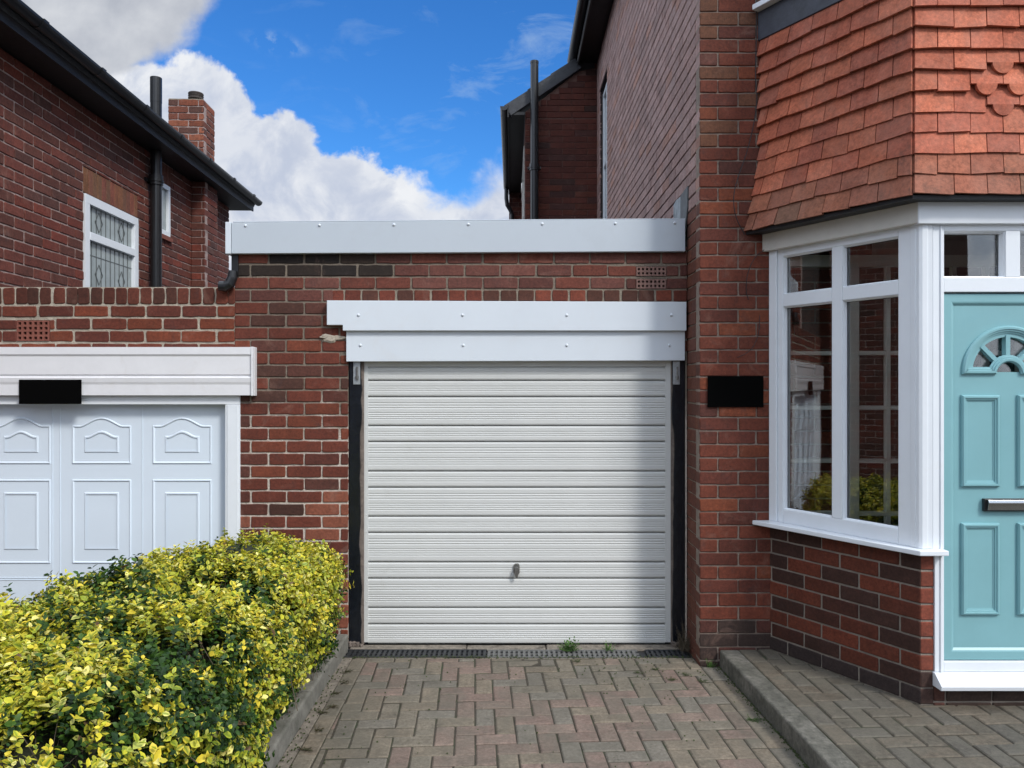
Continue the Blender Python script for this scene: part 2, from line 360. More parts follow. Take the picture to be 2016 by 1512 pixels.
def pal_side(r, a, b, k):
    t = r.random(); c = (.245, .135, .125) if t < .7 else (.205, .11, .10) if t < .9 else (.25, .115, .09)
    f = r.uniform(.82, 1.15); return tuple(x*f for x in c)
def pal_plinth(r, a, b, k):
    t = r.random()
    c = (.055, .030, .025) if t < .33 else (.075, .032, .024) if t < .60 else (.125, .040, .024) if t < .90 else (.16, .048, .028)
    f = r.uniform(.85, 1.15); return tuple(x*f for x in c)
def pal_left(r, a, b, k):
    t = r.random(); c = (.165, .055, .042) if t < .45 else (.135, .053, .041) if t < .8 else (.19, .052, .036) if t < .9 else (.105, .048, .040)
    f = r.uniform(.85, 1.15); return tuple(x*f for x in c)
def bricks(fr, a0, a1, b0, b1, parent, name, m=None, mm=None, pal=pal_old, holes=(), bz=0., pitch=.235, shift=None, joint=.011, vjoint=None, rough=1., thick=.0, seed=1, mortar_c=-.007, courses=None, extra_mortar=None, mortar_name='mortar_joints', course=CO, ma=(.0, .0)):
    """bz = height of a bed joint, shift(k) = phase of the vertical joints in course k"""
    r = random.Random(seed); mb = MB(); vjoint = vjoint or joint
    shift = shift or (lambda k: (k % 2)*.5)
    k0 = math.floor((b0-bz)/course)
    k = k0
    while bz+k*course < b1-.004:
        zb = bz+k*course+joint/2; zt = bz+(k+1)*course-joint/2
        s0 = shift(k)*pitch; j = math.floor((a0-s0)/pitch)
        pt = pitch
        if courses and k in courses: pt = courses[k]; s0 = 0; j = math.floor(a0/pt)
        while s0+j*pt < a1:
            x0 = s0+j*pt+vjoint/2; x1 = s0+(j+1)*pt-vjoint/2; j += 1
            if x0-a0 < vjoint: x0 = a0
            if a1-x1 < vjoint: x1 = a1
            jx = 0 if (x0 <= a0 or x1 >= a1) else r.uniform(-.003, .003)*rough
            for (q0, q1, q2, q3) in rects_minus([(max(x0+jx, a0), min(x1+jx, a1), max(zb, b0), min(zt, b1))], holes):
                if q1-q0 < .015 or q3-q2 < .018: continue
                J = lambda s=.0015: r.uniform(-s, s)*rough
                cr = .004*rough+.001; L = q1-q0; hh = q3-q2
                poly = [(q0+cr, q2+J())]
                nb = max(1, int(L/.055))
                for t in range(1, nb): poly.append((q0+L*t/nb, q2+J(.002)))
                poly += [(q1-cr, q2+J()), (q1+J(), q2+cr), (q1+J(.002), q2+hh/2), (q1+J(), q3-cr), (q1-cr, q3+J())]
                for t in range(nb-1, 0, -1): poly.append((q0+L*t/nb, q3+J(.002)))
                poly += [(q0+cr, q3+J()), (q0+J(), q3-cr), (q0+J(.002), q2+hh/2), (q0+J(), q2+cr)]
                mb.slab(fr, poly, -.02, J(.0015), .0035, .003, pal(r, (q0+q1)/2, (q2+q3)/2, k))
        k += 1
    mb.build(name, m or M_brick, parent)
    if mm is not False:
        mo = MB()
        for (q0, q1, q2, q3) in rects_minus([(a0+ma[0], a1-ma[1], b0, b1)], holes): mo.box(fr, q0, q1, q2, q3, -.10-thick, mortar_c)
        mo.build(mortar_name, mm or M_mortar, parent)

# ------------------------------------------------------------ ground
g = MB(); g.face([(-400, -400, -.06), (400, -400, -.06), (400, 400, -.06), (-400, 400, -.06)]); struct(g.build('ground', M_asph))

def clip(poly, planes):
    for (nx, ny, d) in planes:                     # keep nx*x+ny*y <= d
        out = []
        for i in range(len(poly)):
            p, q = poly[i], poly[(i+1) % len(poly)]; fp = nx*p[0]+ny*p[1]-d; fq = nx*q[0]+ny*q[1]-d
            if fp <= 0: out.append(p)
            if (fp < 0) != (fq < 0) and abs(fp-fq) > 1e-9:
                t = fp/(fp-fq); out.append((p[0]+(q[0]-p[0])*t, p[1]+(q[1]-p[1])*t))
        poly = out
        if len(poly) < 3: return []
    return poly
def area(poly): return abs(sum(poly[i][0]*poly[(i+1) % len(poly)][1]-poly[(i+1) % len(poly)][0]*poly[i][1] for i in range(len(poly))))/2
GF = Fr((0, 0, 0), (1, 0, 0), (0, 1, 0), (0, 0, 1))
rp = random.Random(5)
def pav_col(x, y, pink=True):
    warm = .5+.5*math.sin(x*1.1+.4)*math.cos(y*1.3+1.2)
    t = rp.random()
    if pink and (t < .24 + .42*(1 if (-.35 < x < .75 and y < -.75) else 0)): c = rp.choice([(.200, .148, .130), (.190, .148, .128)])
    elif t < .5: c = (.175, .158, .130)
    elif t < .8: c = (.185, .160, .128)
    else: c = (.160, .150, .132)
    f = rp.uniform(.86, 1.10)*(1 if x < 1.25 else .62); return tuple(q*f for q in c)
def herring(mb, x0, x1, y0, y1, planes, z, rot, origin, pink=True, W_=.1, zf=None):
    ca, sa = math.cos(rot), math.sin(rot); n = int(max(x1-x0, y1-y0)/W_)+30
    for i in range(-n, n):
        for j in range(-n, n):
            k = (i+j) % 4
            if k == 0: a0, a1, b0, b1 = i, i+2, j, j+1
            elif k == 2: a0, a1, b0, b1 = i, i+1, j, j+2
            else: continue
            g_ = .0036+rp.uniform(-.001, .0014)
            q = [(a0*W_+g_, b0*W_+g_), (a1*W_-g_, b0*W_+g_), (a1*W_-g_, b1*W_-g_), (a0*W_+g_, b1*W_-g_)]
            dr = rp.uniform(-.012, .012); cx = (a0+a1)/2*W_; cy = (b0+b1)/2*W_
            q = [(cx+(x-cx)-(y-cy)*dr, cy+(y-cy)+(x-cx)*dr) for x, y in q]
            q = [(origin[0]+x*ca-y*sa, origin[1]+x*sa+y*ca) for x, y in q]
            mx, my = sum(p[0] for p in q)/4, sum(p[1] for p in q)/4
            if not (x0-.2 < mx < x1+.2 and y0-.2 < my < y1+.2): continue
            q = clip(q, planes+[(1, 0, x1), (-1, 0, -x0), (0, 1, y1), (0, -1, -y0)])
            if len(q) < 3 or area(q) < .0008: continue
            block(mb, q, z, pav_col(mx, my, pink), zf)
def block(mb, q, z, col, zf=None):
    tx, ty, dz = rp.uniform(-.012, .012), rp.uniform(-.012, .012), rp.uniform(-.002, .002)
    cx = sum(p[0] for p in q)/len(q); cy = sum(p[1] for p in q)/len(q); zz = z + (zf(cx, cy) if zf else 0)
    i0 = len(mb.v); mb.slab(GF, q, -.02, 0, .006, .0045, col)
    for i in range(i0, len(mb.v)):
        x, y, h = mb.v[i]
        mb.v[i] = (x, y, zz+dz+h+(x-cx)*tx+(y-cy)*ty)
# right kerb line: (1.264,-.343) -> (1.345,-1.66) and on
KX0, KY0, KSL = 1.264, -.343, (1.345-1.264)/1.317
def kerbx(y): return KX0+(KY0-y)*KSL
Ln = math.hypot(1, KSL)
sandy = MB(); sandy.box(WORLD, -1.12, 1.16, -.05, -.0055, 0.205, 7.5); sandy.box(WORLD, 1.155, 2.1, -.05, -.006, .345, 7.5); sandy.box(WORLD, -1.12, 1.16, -.05, -.014, .13, .2049)
drive = struct(sandy.build('driveway', M_sand))
dv = MB(); ZD = 0.0
sink = lambda x, y: -.004*math.sin(x*2.1+1)*math.cos(y*1.7)
# field, bounded by border strips
PR = [(1, KSL, kerbx(0)-.118)]
herring(dv, -.905, 2.2, -6.5, -.222, PR+[(1, 0, 5)], ZD, R(2.9), (-.93, -.3), zf=sink)
for k in range(31):      # left border course
    y = -.24-k*.203; q = [(-1.0, y-.2), (-.909, y-.2), (-.909, y), (-1.0, y)]; block(dv, q, ZD, pav_col(-1, y, False), sink)
for k in range(30):      # right border course along kerb
    y = -.37-k*.205
    q = [(kerbx(y-.2)-.112, y-.2), (kerbx(y-.2)-.008, y-.2), (kerbx(y)-.008, y), (kerbx(y)-.112, y)]
    if k < 30: block(dv, q, ZD, pav_col(-1, y, False), sink)
for k in range(11):      # header course against the drain
    x = -.99+k*.197
    if x > 1.12: break
    block(dv, [(x, -.219), (min(x+.19, 1.14), -.219), (min(x+.19, 1.14), -.205+.0), (x, -.205)], ZD-.002, pav_col(-1, 0, False))
o = dv.build('block_paving', M_paver); o.parent = drive
hn = MB(); hn.box(WORLD, -1.062, -1.003, -.04, -.004, .2, 7.0); o = hn.build('concrete_haunch', M_cill); o.parent = drive

# left kerb
def kerbrun(poly_top, z1, name, seedv, face):
    mb = MB(); mb.prism(GF, poly_top, -.06, z1); return struct(mb.build(name, M_conc, None, .012, seg=3))
lk = MB()
for k in range(8):
    y1 = -.045-k*.915; y0 = y1-.911
    lk.box(WORLD, -1.19, -1.062+rp.uniform(-.003, .003), -.06, .098+rp.uniform(-.002, .002), -y1, -y0)
struct(lk.build('kerb', M_conc, None, .014, seg=3))
rk = MB()
for k in range(8):
    y1 = KY0-.004-k*.915; y0 = y1-.911
    rk.prism(GF, [(kerbx(y0), y0), (kerbx(y0)+.118, y0), (kerbx(y1)+.118, y1), (kerbx(y1), y1)], -.06, .098+rp.uniform(-.001, .001))
struct(rk.build('kerb', M_conc_dark, None, .012, seg=3))
soil = MB(); soil.box(WORLD, -2.9, -1.19, -.06, .03, .06, 7.0); struct(soil.build('soil', M_sand))
nd = MB(); nd.box(WORLD, -7, -2.9, -.05, .0, .0, 7.5); struct(nd.build('neighbouring_driveway', M_conc))
# raised path on the right
rs = MB()
rs.prism(GF, [(kerbx(-7)+.11, -7), (9, -7), (9, KY0+.02), (KX0+.11, KY0+.02)], -.06, .0915)
path = struct(rs.build('raised_path', M_sand))
pv = MB()
PL = [(-1, -KSL, -(kerbx(0)+.225)), (1, 0, 8)]
herring(pv, 1.3, 5.2, -6.0, KY0, PL, .098, R(3), (1.5, -.3), pink=False)
for k in range(29):
    y = KY0-.004-k*.204; o_ = .122
    block(pv, [(kerbx(y-.2)+o_, y-.2), (kerbx(y-.2)+o_+.1, y-.2), (kerbx(y)+o_+.1, y), (kerbx(y)+o_, y)], .098, pav_col(2, y, False))
o = pv.build('block_paving', M_paver); o.parent = path

# drain
dr = thing('drain_channel', 'narrow slotted drain channel running across the foot of the ribbed garage door', 'drain', (0, -.15, 0))
db = MB(); db.box(WORLD, -1.08, 1.14, -.05, -.012, .060, .20); db.build('channel', M_black, dr)
def grating(x0, x1, m, name, lab=None, dip=0.):
    mb = MB(); y0, y1 = .064, .198
    mb.box(WORLD, x0, x1, -.02, .002-dip, y0, y0+.012); mb.box(WORLD, x0, x1, -.02, .002-dip, y1-.012, y1); mb.box(WORLD, x0, x1, -.02, -.001-dip, .127, .135)
    x = x0
    while x < x1-.012: mb.box(WORLD, x, x+.017, -.02, .0-dip, y0+.012, y1-.012); x += .032
    o = mb.build(name, m, dr)
    if lab: o['label'] = lab
grating(-1.08, -.16, M_grate, 'grating', 'darker clean black length of drain grating')
grating(-.155, .81, M_grateg, 'grating', 'dusty grey length of drain grating', .002)
grating(.86, 1.12, M_grate, 'grating', 'short end length of drain grating', .001)
cs = MB()
for a, b in ((-1.06, -.30), (-.296, .22), (.226, 1.13)): cs.box(WORLD, a, b, -.05, -.003+rp.uniform(-.002, .002), -.04, .060)
struct(cs.build('concrete_threshold', M_cill, None, .008))

# ------------------------------------------------------------ middle garage
GX0, GX1 = -1.82, 1.149
Zp = lambda py: H+(756-py)/300.
Xp = lambda px: (px-1008)/300.
bzg = Zp(520)
def pal_garage(r, a, b, k):
    c = pal_old(r, a, b, k)
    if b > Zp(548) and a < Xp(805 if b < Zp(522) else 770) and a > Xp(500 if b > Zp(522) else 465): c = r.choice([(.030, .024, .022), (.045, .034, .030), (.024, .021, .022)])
    elif b > Zp(592): f = r.uniform(.8, 1.1); c = r.choice([(.19, .085, .078), (.155, .065, .06), (.20, .07, .055)]); c = tuple(x*f for x in c)
    elif -1.3 > a and r.random() < .12 and b > 1.6: c = (.10, .052, .045)
    elif b < 1.0 and r.random() < .22: c = (.30, .12, .085)
    return c
gar = thing('garage', 'flat roofed red brick garage with a ribbed pale grey door between the two houses', 'garage', (-.3, 0, 0))
DX0, DX1, DZ1 = Xp(685), Xp(1350), Zp(700)
h1 = (DX0, DX1, -.1, DZ1)
ab = [(Xp(1252), Xp(1312), Zp(544), Zp(524)), (Xp(1252), Xp(1312), Zp(569), Zp(548.5))]
hdrk = round((Zp(594)-bzg)/CO)
bricks(WORLD, GX0, GX1, 0, Zp(486), gar, 'front_wall', pal=pal_garage, holes=[h1]+ab+[(Xp(655), GX1, Zp(596), Zp(570.5))], bz=bzg, shift=lambda k: .18+(k % 2)*.5, seed=3, joint=.012, mm=M_mortar_patchy, pitch=.2345)
bricks(WORLD, Xp(655), GX1, Zp(596), Zp(570.5), gar, 'header_course', pal=lambda r, a, b, k: jit(r, r.choice([(.17, .05, .035), (.10, .045, .035), (.20, .06, .04)]), .75, 1.2), bz=Zp(594.5), pitch=.1135, shift=lambda k: .3, seed=5, joint=.012, mm=M_mortar, mortar_name='header_joints')
bd = MB()
bd.box(WORLD, GX0, GX1-.002, 2.56, 2.76, -4.9, -.1); bd.build('roof', M_slate, gar)
bd = MB(); bd.box(WORLD, GX0+.002, GX0+.1, 0, 2.56, -4.9, -.1); bd.build('side_wall', M_mortar_pink, gar)
bd = MB(); bd.box(WORLD, DX0-.01, DX1-.01, .0, DZ1, -.4, -.38); bd.build('inner_dark', M_dark, gar)
# mortar patch beside the fascia notch
pt = MB()
pts = []
for k in range(22):
    t = 2*math.pi*k/22; rr = 1+.28*math.sin(3*t+1)+.15*math.sin(7*t)
    pts.append((Xp(655)+.085*rr*math.cos(t), Zp(666)+.025*rr*math.sin(t)))
pt.slab(WORLD, pts, -.01, .010, .012, .008, (1, 1, 1)); pt.build('mortar_patch', M_mortar_light, gar)

def caps(fr, xs, z, c, parent, r=.0100):
    for x in xs:
        mb = MB(); mb.lathe(fr.p(x, z, c), [(r, 0), (r*.95, .003), (r*.6, .0065), (r*.2, .008)], 12, axis=fr.n); mb.build('screw_cap', M_board, parent, smooth=True)
# top fascia (slightly rising to the right)
mb = MB(); c0, c1 = .002, .045
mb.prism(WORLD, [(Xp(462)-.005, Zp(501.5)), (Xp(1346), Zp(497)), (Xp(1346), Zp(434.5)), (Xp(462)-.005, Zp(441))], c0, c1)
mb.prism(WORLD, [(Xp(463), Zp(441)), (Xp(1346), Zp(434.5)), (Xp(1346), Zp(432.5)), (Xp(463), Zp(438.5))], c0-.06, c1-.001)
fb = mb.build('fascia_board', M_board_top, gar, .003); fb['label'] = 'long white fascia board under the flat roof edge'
for i, x in enumerate((482, 628, 775, 922, 1068, 1212, 1329)): caps(WORLD, [Xp(x)*.988], Zp(445.5-i*.9)*1.0-.006, c1, fb)
mb = MB(); mb.prism(WORLD, [(Xp(449), Zp(502)), (Xp(462)-.008, Zp(502)), (Xp(462)-.008, Zp(440)), (Xp(449), Zp(440))], -.09, .05)
mb.build('fascia_corner', M_board, gar, .003)
# middle fascias
mb = MB(); mb.prism(WORLD, [(Xp(647), Zp(641)), (Xp(678), Zp(641)), (Xp(678), Zp(652)), (Xp(1348), Zp(652)), (Xp(1348), Zp(596)), (Xp(647), Zp(593))], .001, .05)
fb = mb.build('fascia_board', M_board, gar, .003); fb['label'] = 'upper white board over the garage door with a stepped left end'
caps(WORLD, [Xp(x)*.99 for x in (706, 911, 1116, 1322)], Zp(620.5)-.004, .05, fb)
mb = MB(); mb.prism(WORLD, [(Xp(683), Zp(712)), (Xp(1347), Zp(710)), (Xp(1347), Zp(640)), (Xp(683), Zp(640))], -.06, .022)
fb = mb.build('fascia_board', M_board, gar, .003); fb['label'] = 'lower white board directly over the garage door'
caps(WORLD, [Xp(x)*.995 for x in (709.5, 912, 1116, 1318)], Zp(679.5)-.002, .022, fb)
# timber posts
for (a, b, s) in ((Xp(687), Xp(711), 1), (Xp(1324), Xp(1349), -1)):
    mb = MB(); n = 26; L_ = []; 
    for k in range(n+1):
        z = k/n*DZ1; L_.append(z)
    e = [(b if s > 0 else a)+rp.uniform(-.007, .004)*s-(.010*s if 6 < k < 20 else 0) for k in range(n+1)]
    if s > 0: poly = [(a, z) for z in L_[::-1]] + [(e[k], L_[k]) for k in range(n+1)]
    else: poly = [(e[k], L_[k]) for k in range(n+1)][::-1] + [(b, z) for z in L_]
    mb.prism(WORLD, poly, -.06, -.012); o = mb.build('door_post', M_post, gar, .002)
    a2, b2 = (a, b+.012) if s > 0 else (a-.004, b)
    q = MB(); q.box(WORLD, a2, b2, 0, DZ1, -.10, -.028); q.build('timber_backing', M_timber, o)
    q = MB()                                                # debris at the foot
    for t in range(16):
        x = rp.uniform(a, b); q.slab(GF, [(x+.018*rp.uniform(.5, 1)*math.cos(g_), -.0+rp.uniform(-.001, .001)+.012+.016*math.sin(g_)-rp.uniform(0, .02)) for g_ in (0, 1.2, 2.3, 3.6, 4.9)], 0, rp.uniform(.008, .03), .004, .004, (1, 1, 1))
    q.build('rotten_foot', M_timber, o)
for x0 in (Xp(695), Xp(1325.5)):
    mb = MB(); mb.box(WORLD, x0, x0+.045, Zp(757), Zp(711), -.012, -.006); o = mb.build('spring_bracket', M_galv, gar, .002)
    mb = MB(); mb.tube([WORLD.p(x0+.026, Zp(748), -.002), WORLD.p(x0+.026, Zp(722), -.002)], .007, 10); mb.lathe(WORLD.p(x0+.026, Zp(746), -.002), [(.011, 0), (.011, .02)], 10); mb.build('roller', M_dgalv, o)
# up-and-over door
DD = -.05
door = MB(); X0, X1 = (725-1008)/297., (1309-1008)/297.
zd = lambda py: H+(756-py)/297.
seams = [720, 747.6, 779.6, 836.6, 868, 926, 958, 1015, 1047, 1105, 1137, 1194.6, 1227, 1266]
prof = []
for zt_, zb_ in zip(seams, seams[1:]):
    a, b = zd(zt_), zd(zb_); Hh = a-b; t = a
    prof += [(a, -.022), (a-.0085, -.022), (a-.0095, -.004), (a-.018, .0045), (a-.020, .0045)]
    wide = Hh > .16
    groups = [(.042, Hh*.47), (Hh*.56, Hh-.030)] if wide else [(.040, Hh-.026)]
    for (s0, s1) in groups:
        n = max(2, int(round((s1-s0)/.0145))); p_ = (s1-s0)/n
        for q in range(n):
            z = a-s0-q*p_; prof += [(z, .0045), (z-p_*.22, .0020), (z-p_*.5, .0020), (z-p_*.72, .0045)]
    prof += [(b+.010, .0045), (b+.002, .002), (b+.001, -.022)]
prof.append((zd(1267.5), -.010))
A = door.idx([WORLD.p(X0, z, DD+c) for z, c in prof]); B = door.idx([WORLD.p(X1, z, DD+c) for z, c in prof])
for k in range(len(prof)-1): door.add((A[k], B[k], B[k+1], A[k+1]))
dg = thing('x', '', '') if False else None
gd = door.build('garage_door', M_steel, gar)
gd['label'] = 'pale grey up-and-over door with horizontal ribs'
for (a, b, s) in (((716.5-1008)/297, X0, 1), (X1, (1320.5-1008)/297, -1)):
    mb = MB(); mb.box(WORLD, a, b, .012, zd(706), DD-.03, DD+.010); 
    for k in range(17): mb.lathe(WORLD.p((a+b)/2+.004*s, .05+k*.115, DD+.010), [(.004, 0), (.003, .0025)], 8)
    mb.build('door_edge', M_steel, gd)
mb = MB(); mb.box(WORLD, X0, X1, zd(722), zd(706), DD-.03, DD+.006); mb.build('door_head', M_steel, gd, .002)
# scuffs on the door (small dents and marks)
mb = MB(); hx, hz = (1017-1008)/298., H+(756-1122)/298.
mb.prism(WORLD, [(hx-.020, hz+.012), (hx-.018, hz+.032), (hx-.010, hz+.040), (hx+.012, hz+.040), (hx+.020, hz+.030), (hx+.020, hz-.02), (hx+.010, hz-.030), (hx-.012, hz-.030), (hx-.020, hz-.018)], DD+.004, DD+.016)
mb.lathe(WORLD.p(hx, hz+.008, DD+.015), [(.013, 0), (.013, .020), (.009, .026)], 14, axis=(0, -1, 0)); mb.prism(WORLD, [(hx-.010, hz+.018), (hx+.010, hz+.018), (hx+.013, hz-.02), (hx+.006, hz-.046), (hx-.006, hz-.046), (hx-.013, hz-.02)], DD+.030, DD+.042); 
for s in (-1, 1): mb.lathe(WORLD.p(hx+s*.004, hz+.033, DD+.016), [(.004, 0), (.003, .002)], 8, axis=(0, -1, 0))
mb.build('handle', M_dgalv, gd)

def airbrick(fr, a0, a1, b0, b1, cols, rows, parent, m=M_terra, hs=.6):
    holes = []; mg = .006; cw = (a1-a0-2*mg)/cols; rh = (b1-b0-2*mg)/rows
    for i in range(cols):
        for j in range(rows):
            cx = a0+mg+cw*(i+.5); cy = b0+mg+rh*(j+.5); holes.append((cx-cw*hs/2, cx+cw*hs/2, cy-rh*hs/2, cy+rh*hs/2))
    mb = MB()
    for (q0, q1, q2, q3) in rects_minus([(a0+.003, a1-.003, b0+.003, b1-.003)], holes): mb.box(fr, q0, q1, q2, q3, -.05, .001)
    o = mb.build('air_brick', m, parent)
    q = MB(); q.box(fr, a0+.001, a1-.001, b0+.001, b1-.001, -.07, -.045); q.build('dark_void', M_dark, o)
M_airg = mat('dusty terracotta', (.21, .12, .10), .9, vary=.3, vscale=40, bump=.4, bscale=60)
for h in ab: airbrick(WORLD, *h, 7, 2, gar, M_airg, .52)
# black outlet at left corner
mb = MB()
mb.box(WORLD, Xp(457), Xp(470), Zp(545), Zp(501), -.03, .012)
mb.tube([WORLD.p(Xp(462), Zp(535), .03), WORLD.p(Xp(461), Zp(548), .032), WORLD.p(Xp(456), Zp(560), .034), WORLD.p(Xp(448), Zp(565), .036), WORLD.p(Xp(436), Zp(564), .038)], [.028, .032, .036, .036, .03], 14)
mb.build('rainwater_outlet', M_black, gar, smooth=False)

# ------------------------------------------------------------ neighbouring garage
ng = thing('garage', 'left neighbouring brick garage with brick-on-edge coping and white panelled door', 'garage', (-3.2, 0, 0))
NX0, NX1 = -4.75, -1.822
nd_x1 = Xp(443); ndoor = (NX0+.25, Xp(473), -.1, Zp(700))
nab = (Xp(32), Xp(98), Zp(672), Zp(630))
def pal_ng(r, a, b, k):
    c = r.choice([(.205, .060, .036), (.175, .053, .036), (.225, .068, .040), (.15, .048, .038)]); f = r.uniform(.8, 1.15); return tuple(q*f for q in c)
bricks(WORLD, NX0, NX1, 0, Zp(600), ng, 'front_wall', pal=pal_ng, holes=[ndoor, nab], bz=Zp(600.5), seed=9, shift=lambda k: .25+(k % 2)*.5, joint=.014, mm=M_mortar_light, rough=1.4)
bricks(WORLD, NX0, Xp(462), Zp(600), Zp(565), ng, 'coping', pal=lambda r, a, b, k: jit(r, r.choice([(.15, .05, .036), (.12, .046, .036), (.18, .055, .036), (.105, .045, .036)]), .65, 1.15), bz=Zp(600), pitch=.082, shift=lambda k: .2, joint=.010, vjoint=.009, rough=2.0, seed=12, course=.1167, mm=M_mortar_light, mortar_name='coping_joints')
mb = MB(); mb.box(WORLD, NX0, NX1, 0.0, Zp(566)-.012, -.22, -.1); mb.build('wall_core', M_mortar_pink, ng)
mb = MB(); mb.box(WORLD, NX0, NX1, 2.1, 2.2, -5, -.22); mb.build('roof', M_slate, ng)
airbrick(WORLD, *nab, 6, 4, ng, M_terra, .55)
# fascia: two profiled planks
pf = lambda pts: pts
mb = MB(); Xa, Xb = NX0+.1, Xp(500)
prof = [(Zp(684), 0), (Zp(684), .055), (Zp(698), .055), (Zp(702), .047), (Zp(737), .047), (Zp(739), .038), (Zp(741), .038), (Zp(744), .055), (Zp(752), .052), (Zp(757), .047), (Zp(778), .047), (Zp(778), 0)]
k_ = .99
A = mb.idx([WORLD.p(Xa, z, c) for z, c in prof]); B = mb.idx([WORLD.p(Xb, z, c) for z, c in prof])
for k in range(len(prof)-1): mb.add((A[k], B[k], B[k+1], A[k+1]))
mb.add(B); mb.add(A[::-1]); fo = mb.build('fascia_board', M_board_worn, ng)
mb = MB(); mb.box(WORLD, Xb, Xp(503.5), Zp(779), Zp(683.5), 0, .060); mb.box(WORLD, Xp(504), Xp(506), Zp(779), Zp(684), 0, .052); mb.build('end_trim', M_board_worn, fo, .002)
mb = MB(); mb.box(WORLD, Xa, Xp(473.5), Zp(796), Zp(778.3), -.08, .012); mb.build('frame_head', M_white, ng, .002)
mb = MB(); mb.box(WORLD, nd_x1+.005, Xp(473.5), 0, Zp(796.3), -.08, .010); mb.box(WORLD, Xp(449), Xp(470), .0, Zp(797), .010, .016); mb.build('frame_post', M_white, ng, .002)
mb = MB(); mb.box(WORLD, NX0+.15, NX0+.29, 0, Zp(797), -.08, .010); mb.build('frame_post', M_white, ng, .002)
DN = -.06
mb = MB(); mb.box(WORLD, NX0+.27, Xp(441.5), .02, Zp(796), DN-.04, DN); ndo = mb.build('garage_door', M_doorwhite, ng, .002); ndo['label'] = 'white door with arched raised panels'
sc_ = 1.012; Xd = lambda px: (px-1008)/300*sc_; Zd = lambda py: H+(756-py)/300*sc_
def archpoly(x0, x1, z0, z1, arch=True):
    """outline, anticlockwise; the arch rises to z1, shoulders lower"""
    if not arch: return [(x0, z0), (x1, z0), (x1, z1), (x0, z1)]
    sh = z1-.052*((x1-x0)/.37); pts = [(x0, z0), (x1, z0), (x1, sh)]
    n = 24; w_ = x1-x0
    for k in range(n+1):
        t = k/n; x = x1-.13*w_-(w_*.74)*t if n else 0
        pts.append((x, sh + (z1-sh)*(.5-.5*math.cos(2*math.pi*t))**.72))
    pts.append((x0, sh)); return pts
bead = [(-.007, DN), (-.004, DN+.006), (0, DN+.0075), (.004, DN+.004), (.010, DN-.002)]
step = [(-.001, DN-.001), (.006, DN-.0005), (.012, DN+.006), (.02, DN+.006)]
pitchx = 158.5
for k in range(0, 6):
    xa = 303-k*pitchx; xb = 415-k*pitchx
    if Xd(xa) < NX0+.3: break
    mb = MB()
    mb.ridge(WORLD, archpoly(Xd(xa), Xd(xb), Zd(911), Zd(824)), bead)
    mb.ridge(WORLD, archpoly(Xd(xa+20), Xd(xb-20), Zd(893), Zd(846)), step)
    mb.ridge(WORLD, archpoly(Xd(xa), Xd(xb), Zd(1107), Zd(946), False), bead)
    mb.ridge(WORLD, archpoly(Xd(xa+20), Xd(xb-20), Zd(1084), Zd(967), False), step)
    mb.build('door_panel', M_doorwhite, ndo)
mb = MB()
for px in (280, 118, 103, -40, -56, -200): 
    if Xd(px) > NX0+.3: mb.box(WORLD, Xd(px), Xd(px)+.004, .03, Zp(800), DN, DN+.003)
for py in (1138, 1142): mb.box(WORLD, NX0+.3, Xp(440), Zd(py), Zd(py)+.004, DN, DN+.0035)
mb.build('panel_seams', M_doorwhite, ndo)
# black plate added to stand in for a blacked-out sign
mb = MB(); mb.box(WORLD, Xp(40)*.99+.0, Xp(162)*.99, Zp(795), Zp(747.5), .056, .064)
tag(mb.build('blackout_plate', M_blackout, None, .001), 'plain black plate standing in for a blacked-out sign on the white fascia over the panelled garage door', 'sign')

# ------------------------------------------------------------ right house
rh = thing('brick_house', 'tall red brick house on the right with orange tiled bay and teal front door', 'house', (3.0, 0, 0))
FY = .343
FF = Fr((0, -FY, 0), (1, 0, 0), (0, 0, 1), (0, -1, 0))
bzp = 2.8376
def pal_p(r, a, b, k):
    if b < .27: return (.06, .045, .045) if r.random() < .7 else (.12, .05, .045)
    if b > 3.2 and r.random() < .35: f = r.uniform(.8, 1.15); return (.17*f, .085*f, .055*f)
    return pal_pier(r, a, b, k)
bricks(FF, 1.149, 2.2, -.02, 6.0, rh, 'front_wall', pal=pal_p, bz=bzp, shift=lambda k: (1.149/.2345)+(.47 if k % 2 == 0 else 0), pitch=.2345, seed=21, joint=.009, rough=.8, mm=mat('pier mortar', (.24, .19, .155), .95, bump=.8, bscale=90, vary=.3, vscale=25))
SF = Fr((1.149, 0, 0), (0, -1, 0), (0, 0, 1), (-1, 0, 0))          # a = -y, outward normal -x
SF = Fr((1.149, -FY, 0), (0, 1, 0), (0, 0, 1), (-1, 0, 0))
def pal_ret(r, a, b, k):
    c = pal_pier(r, a, b, k)
    return tuple(x*.5+y*.5 for x, y in zip(c, (.15, .085, .07)))
bricks(SF, .004, FY-.001, -.02, 2.8376, rh, 'return_wall', M_brick, pal=pal_ret, bz=bzp, shift=lambda k: (0 if k % 2 == 0 else .5), pitch=.2345, seed=22, joint=.009, rough=.8, mm=M_mortar, mortar_name='return_joints', ma=(.012, 0))
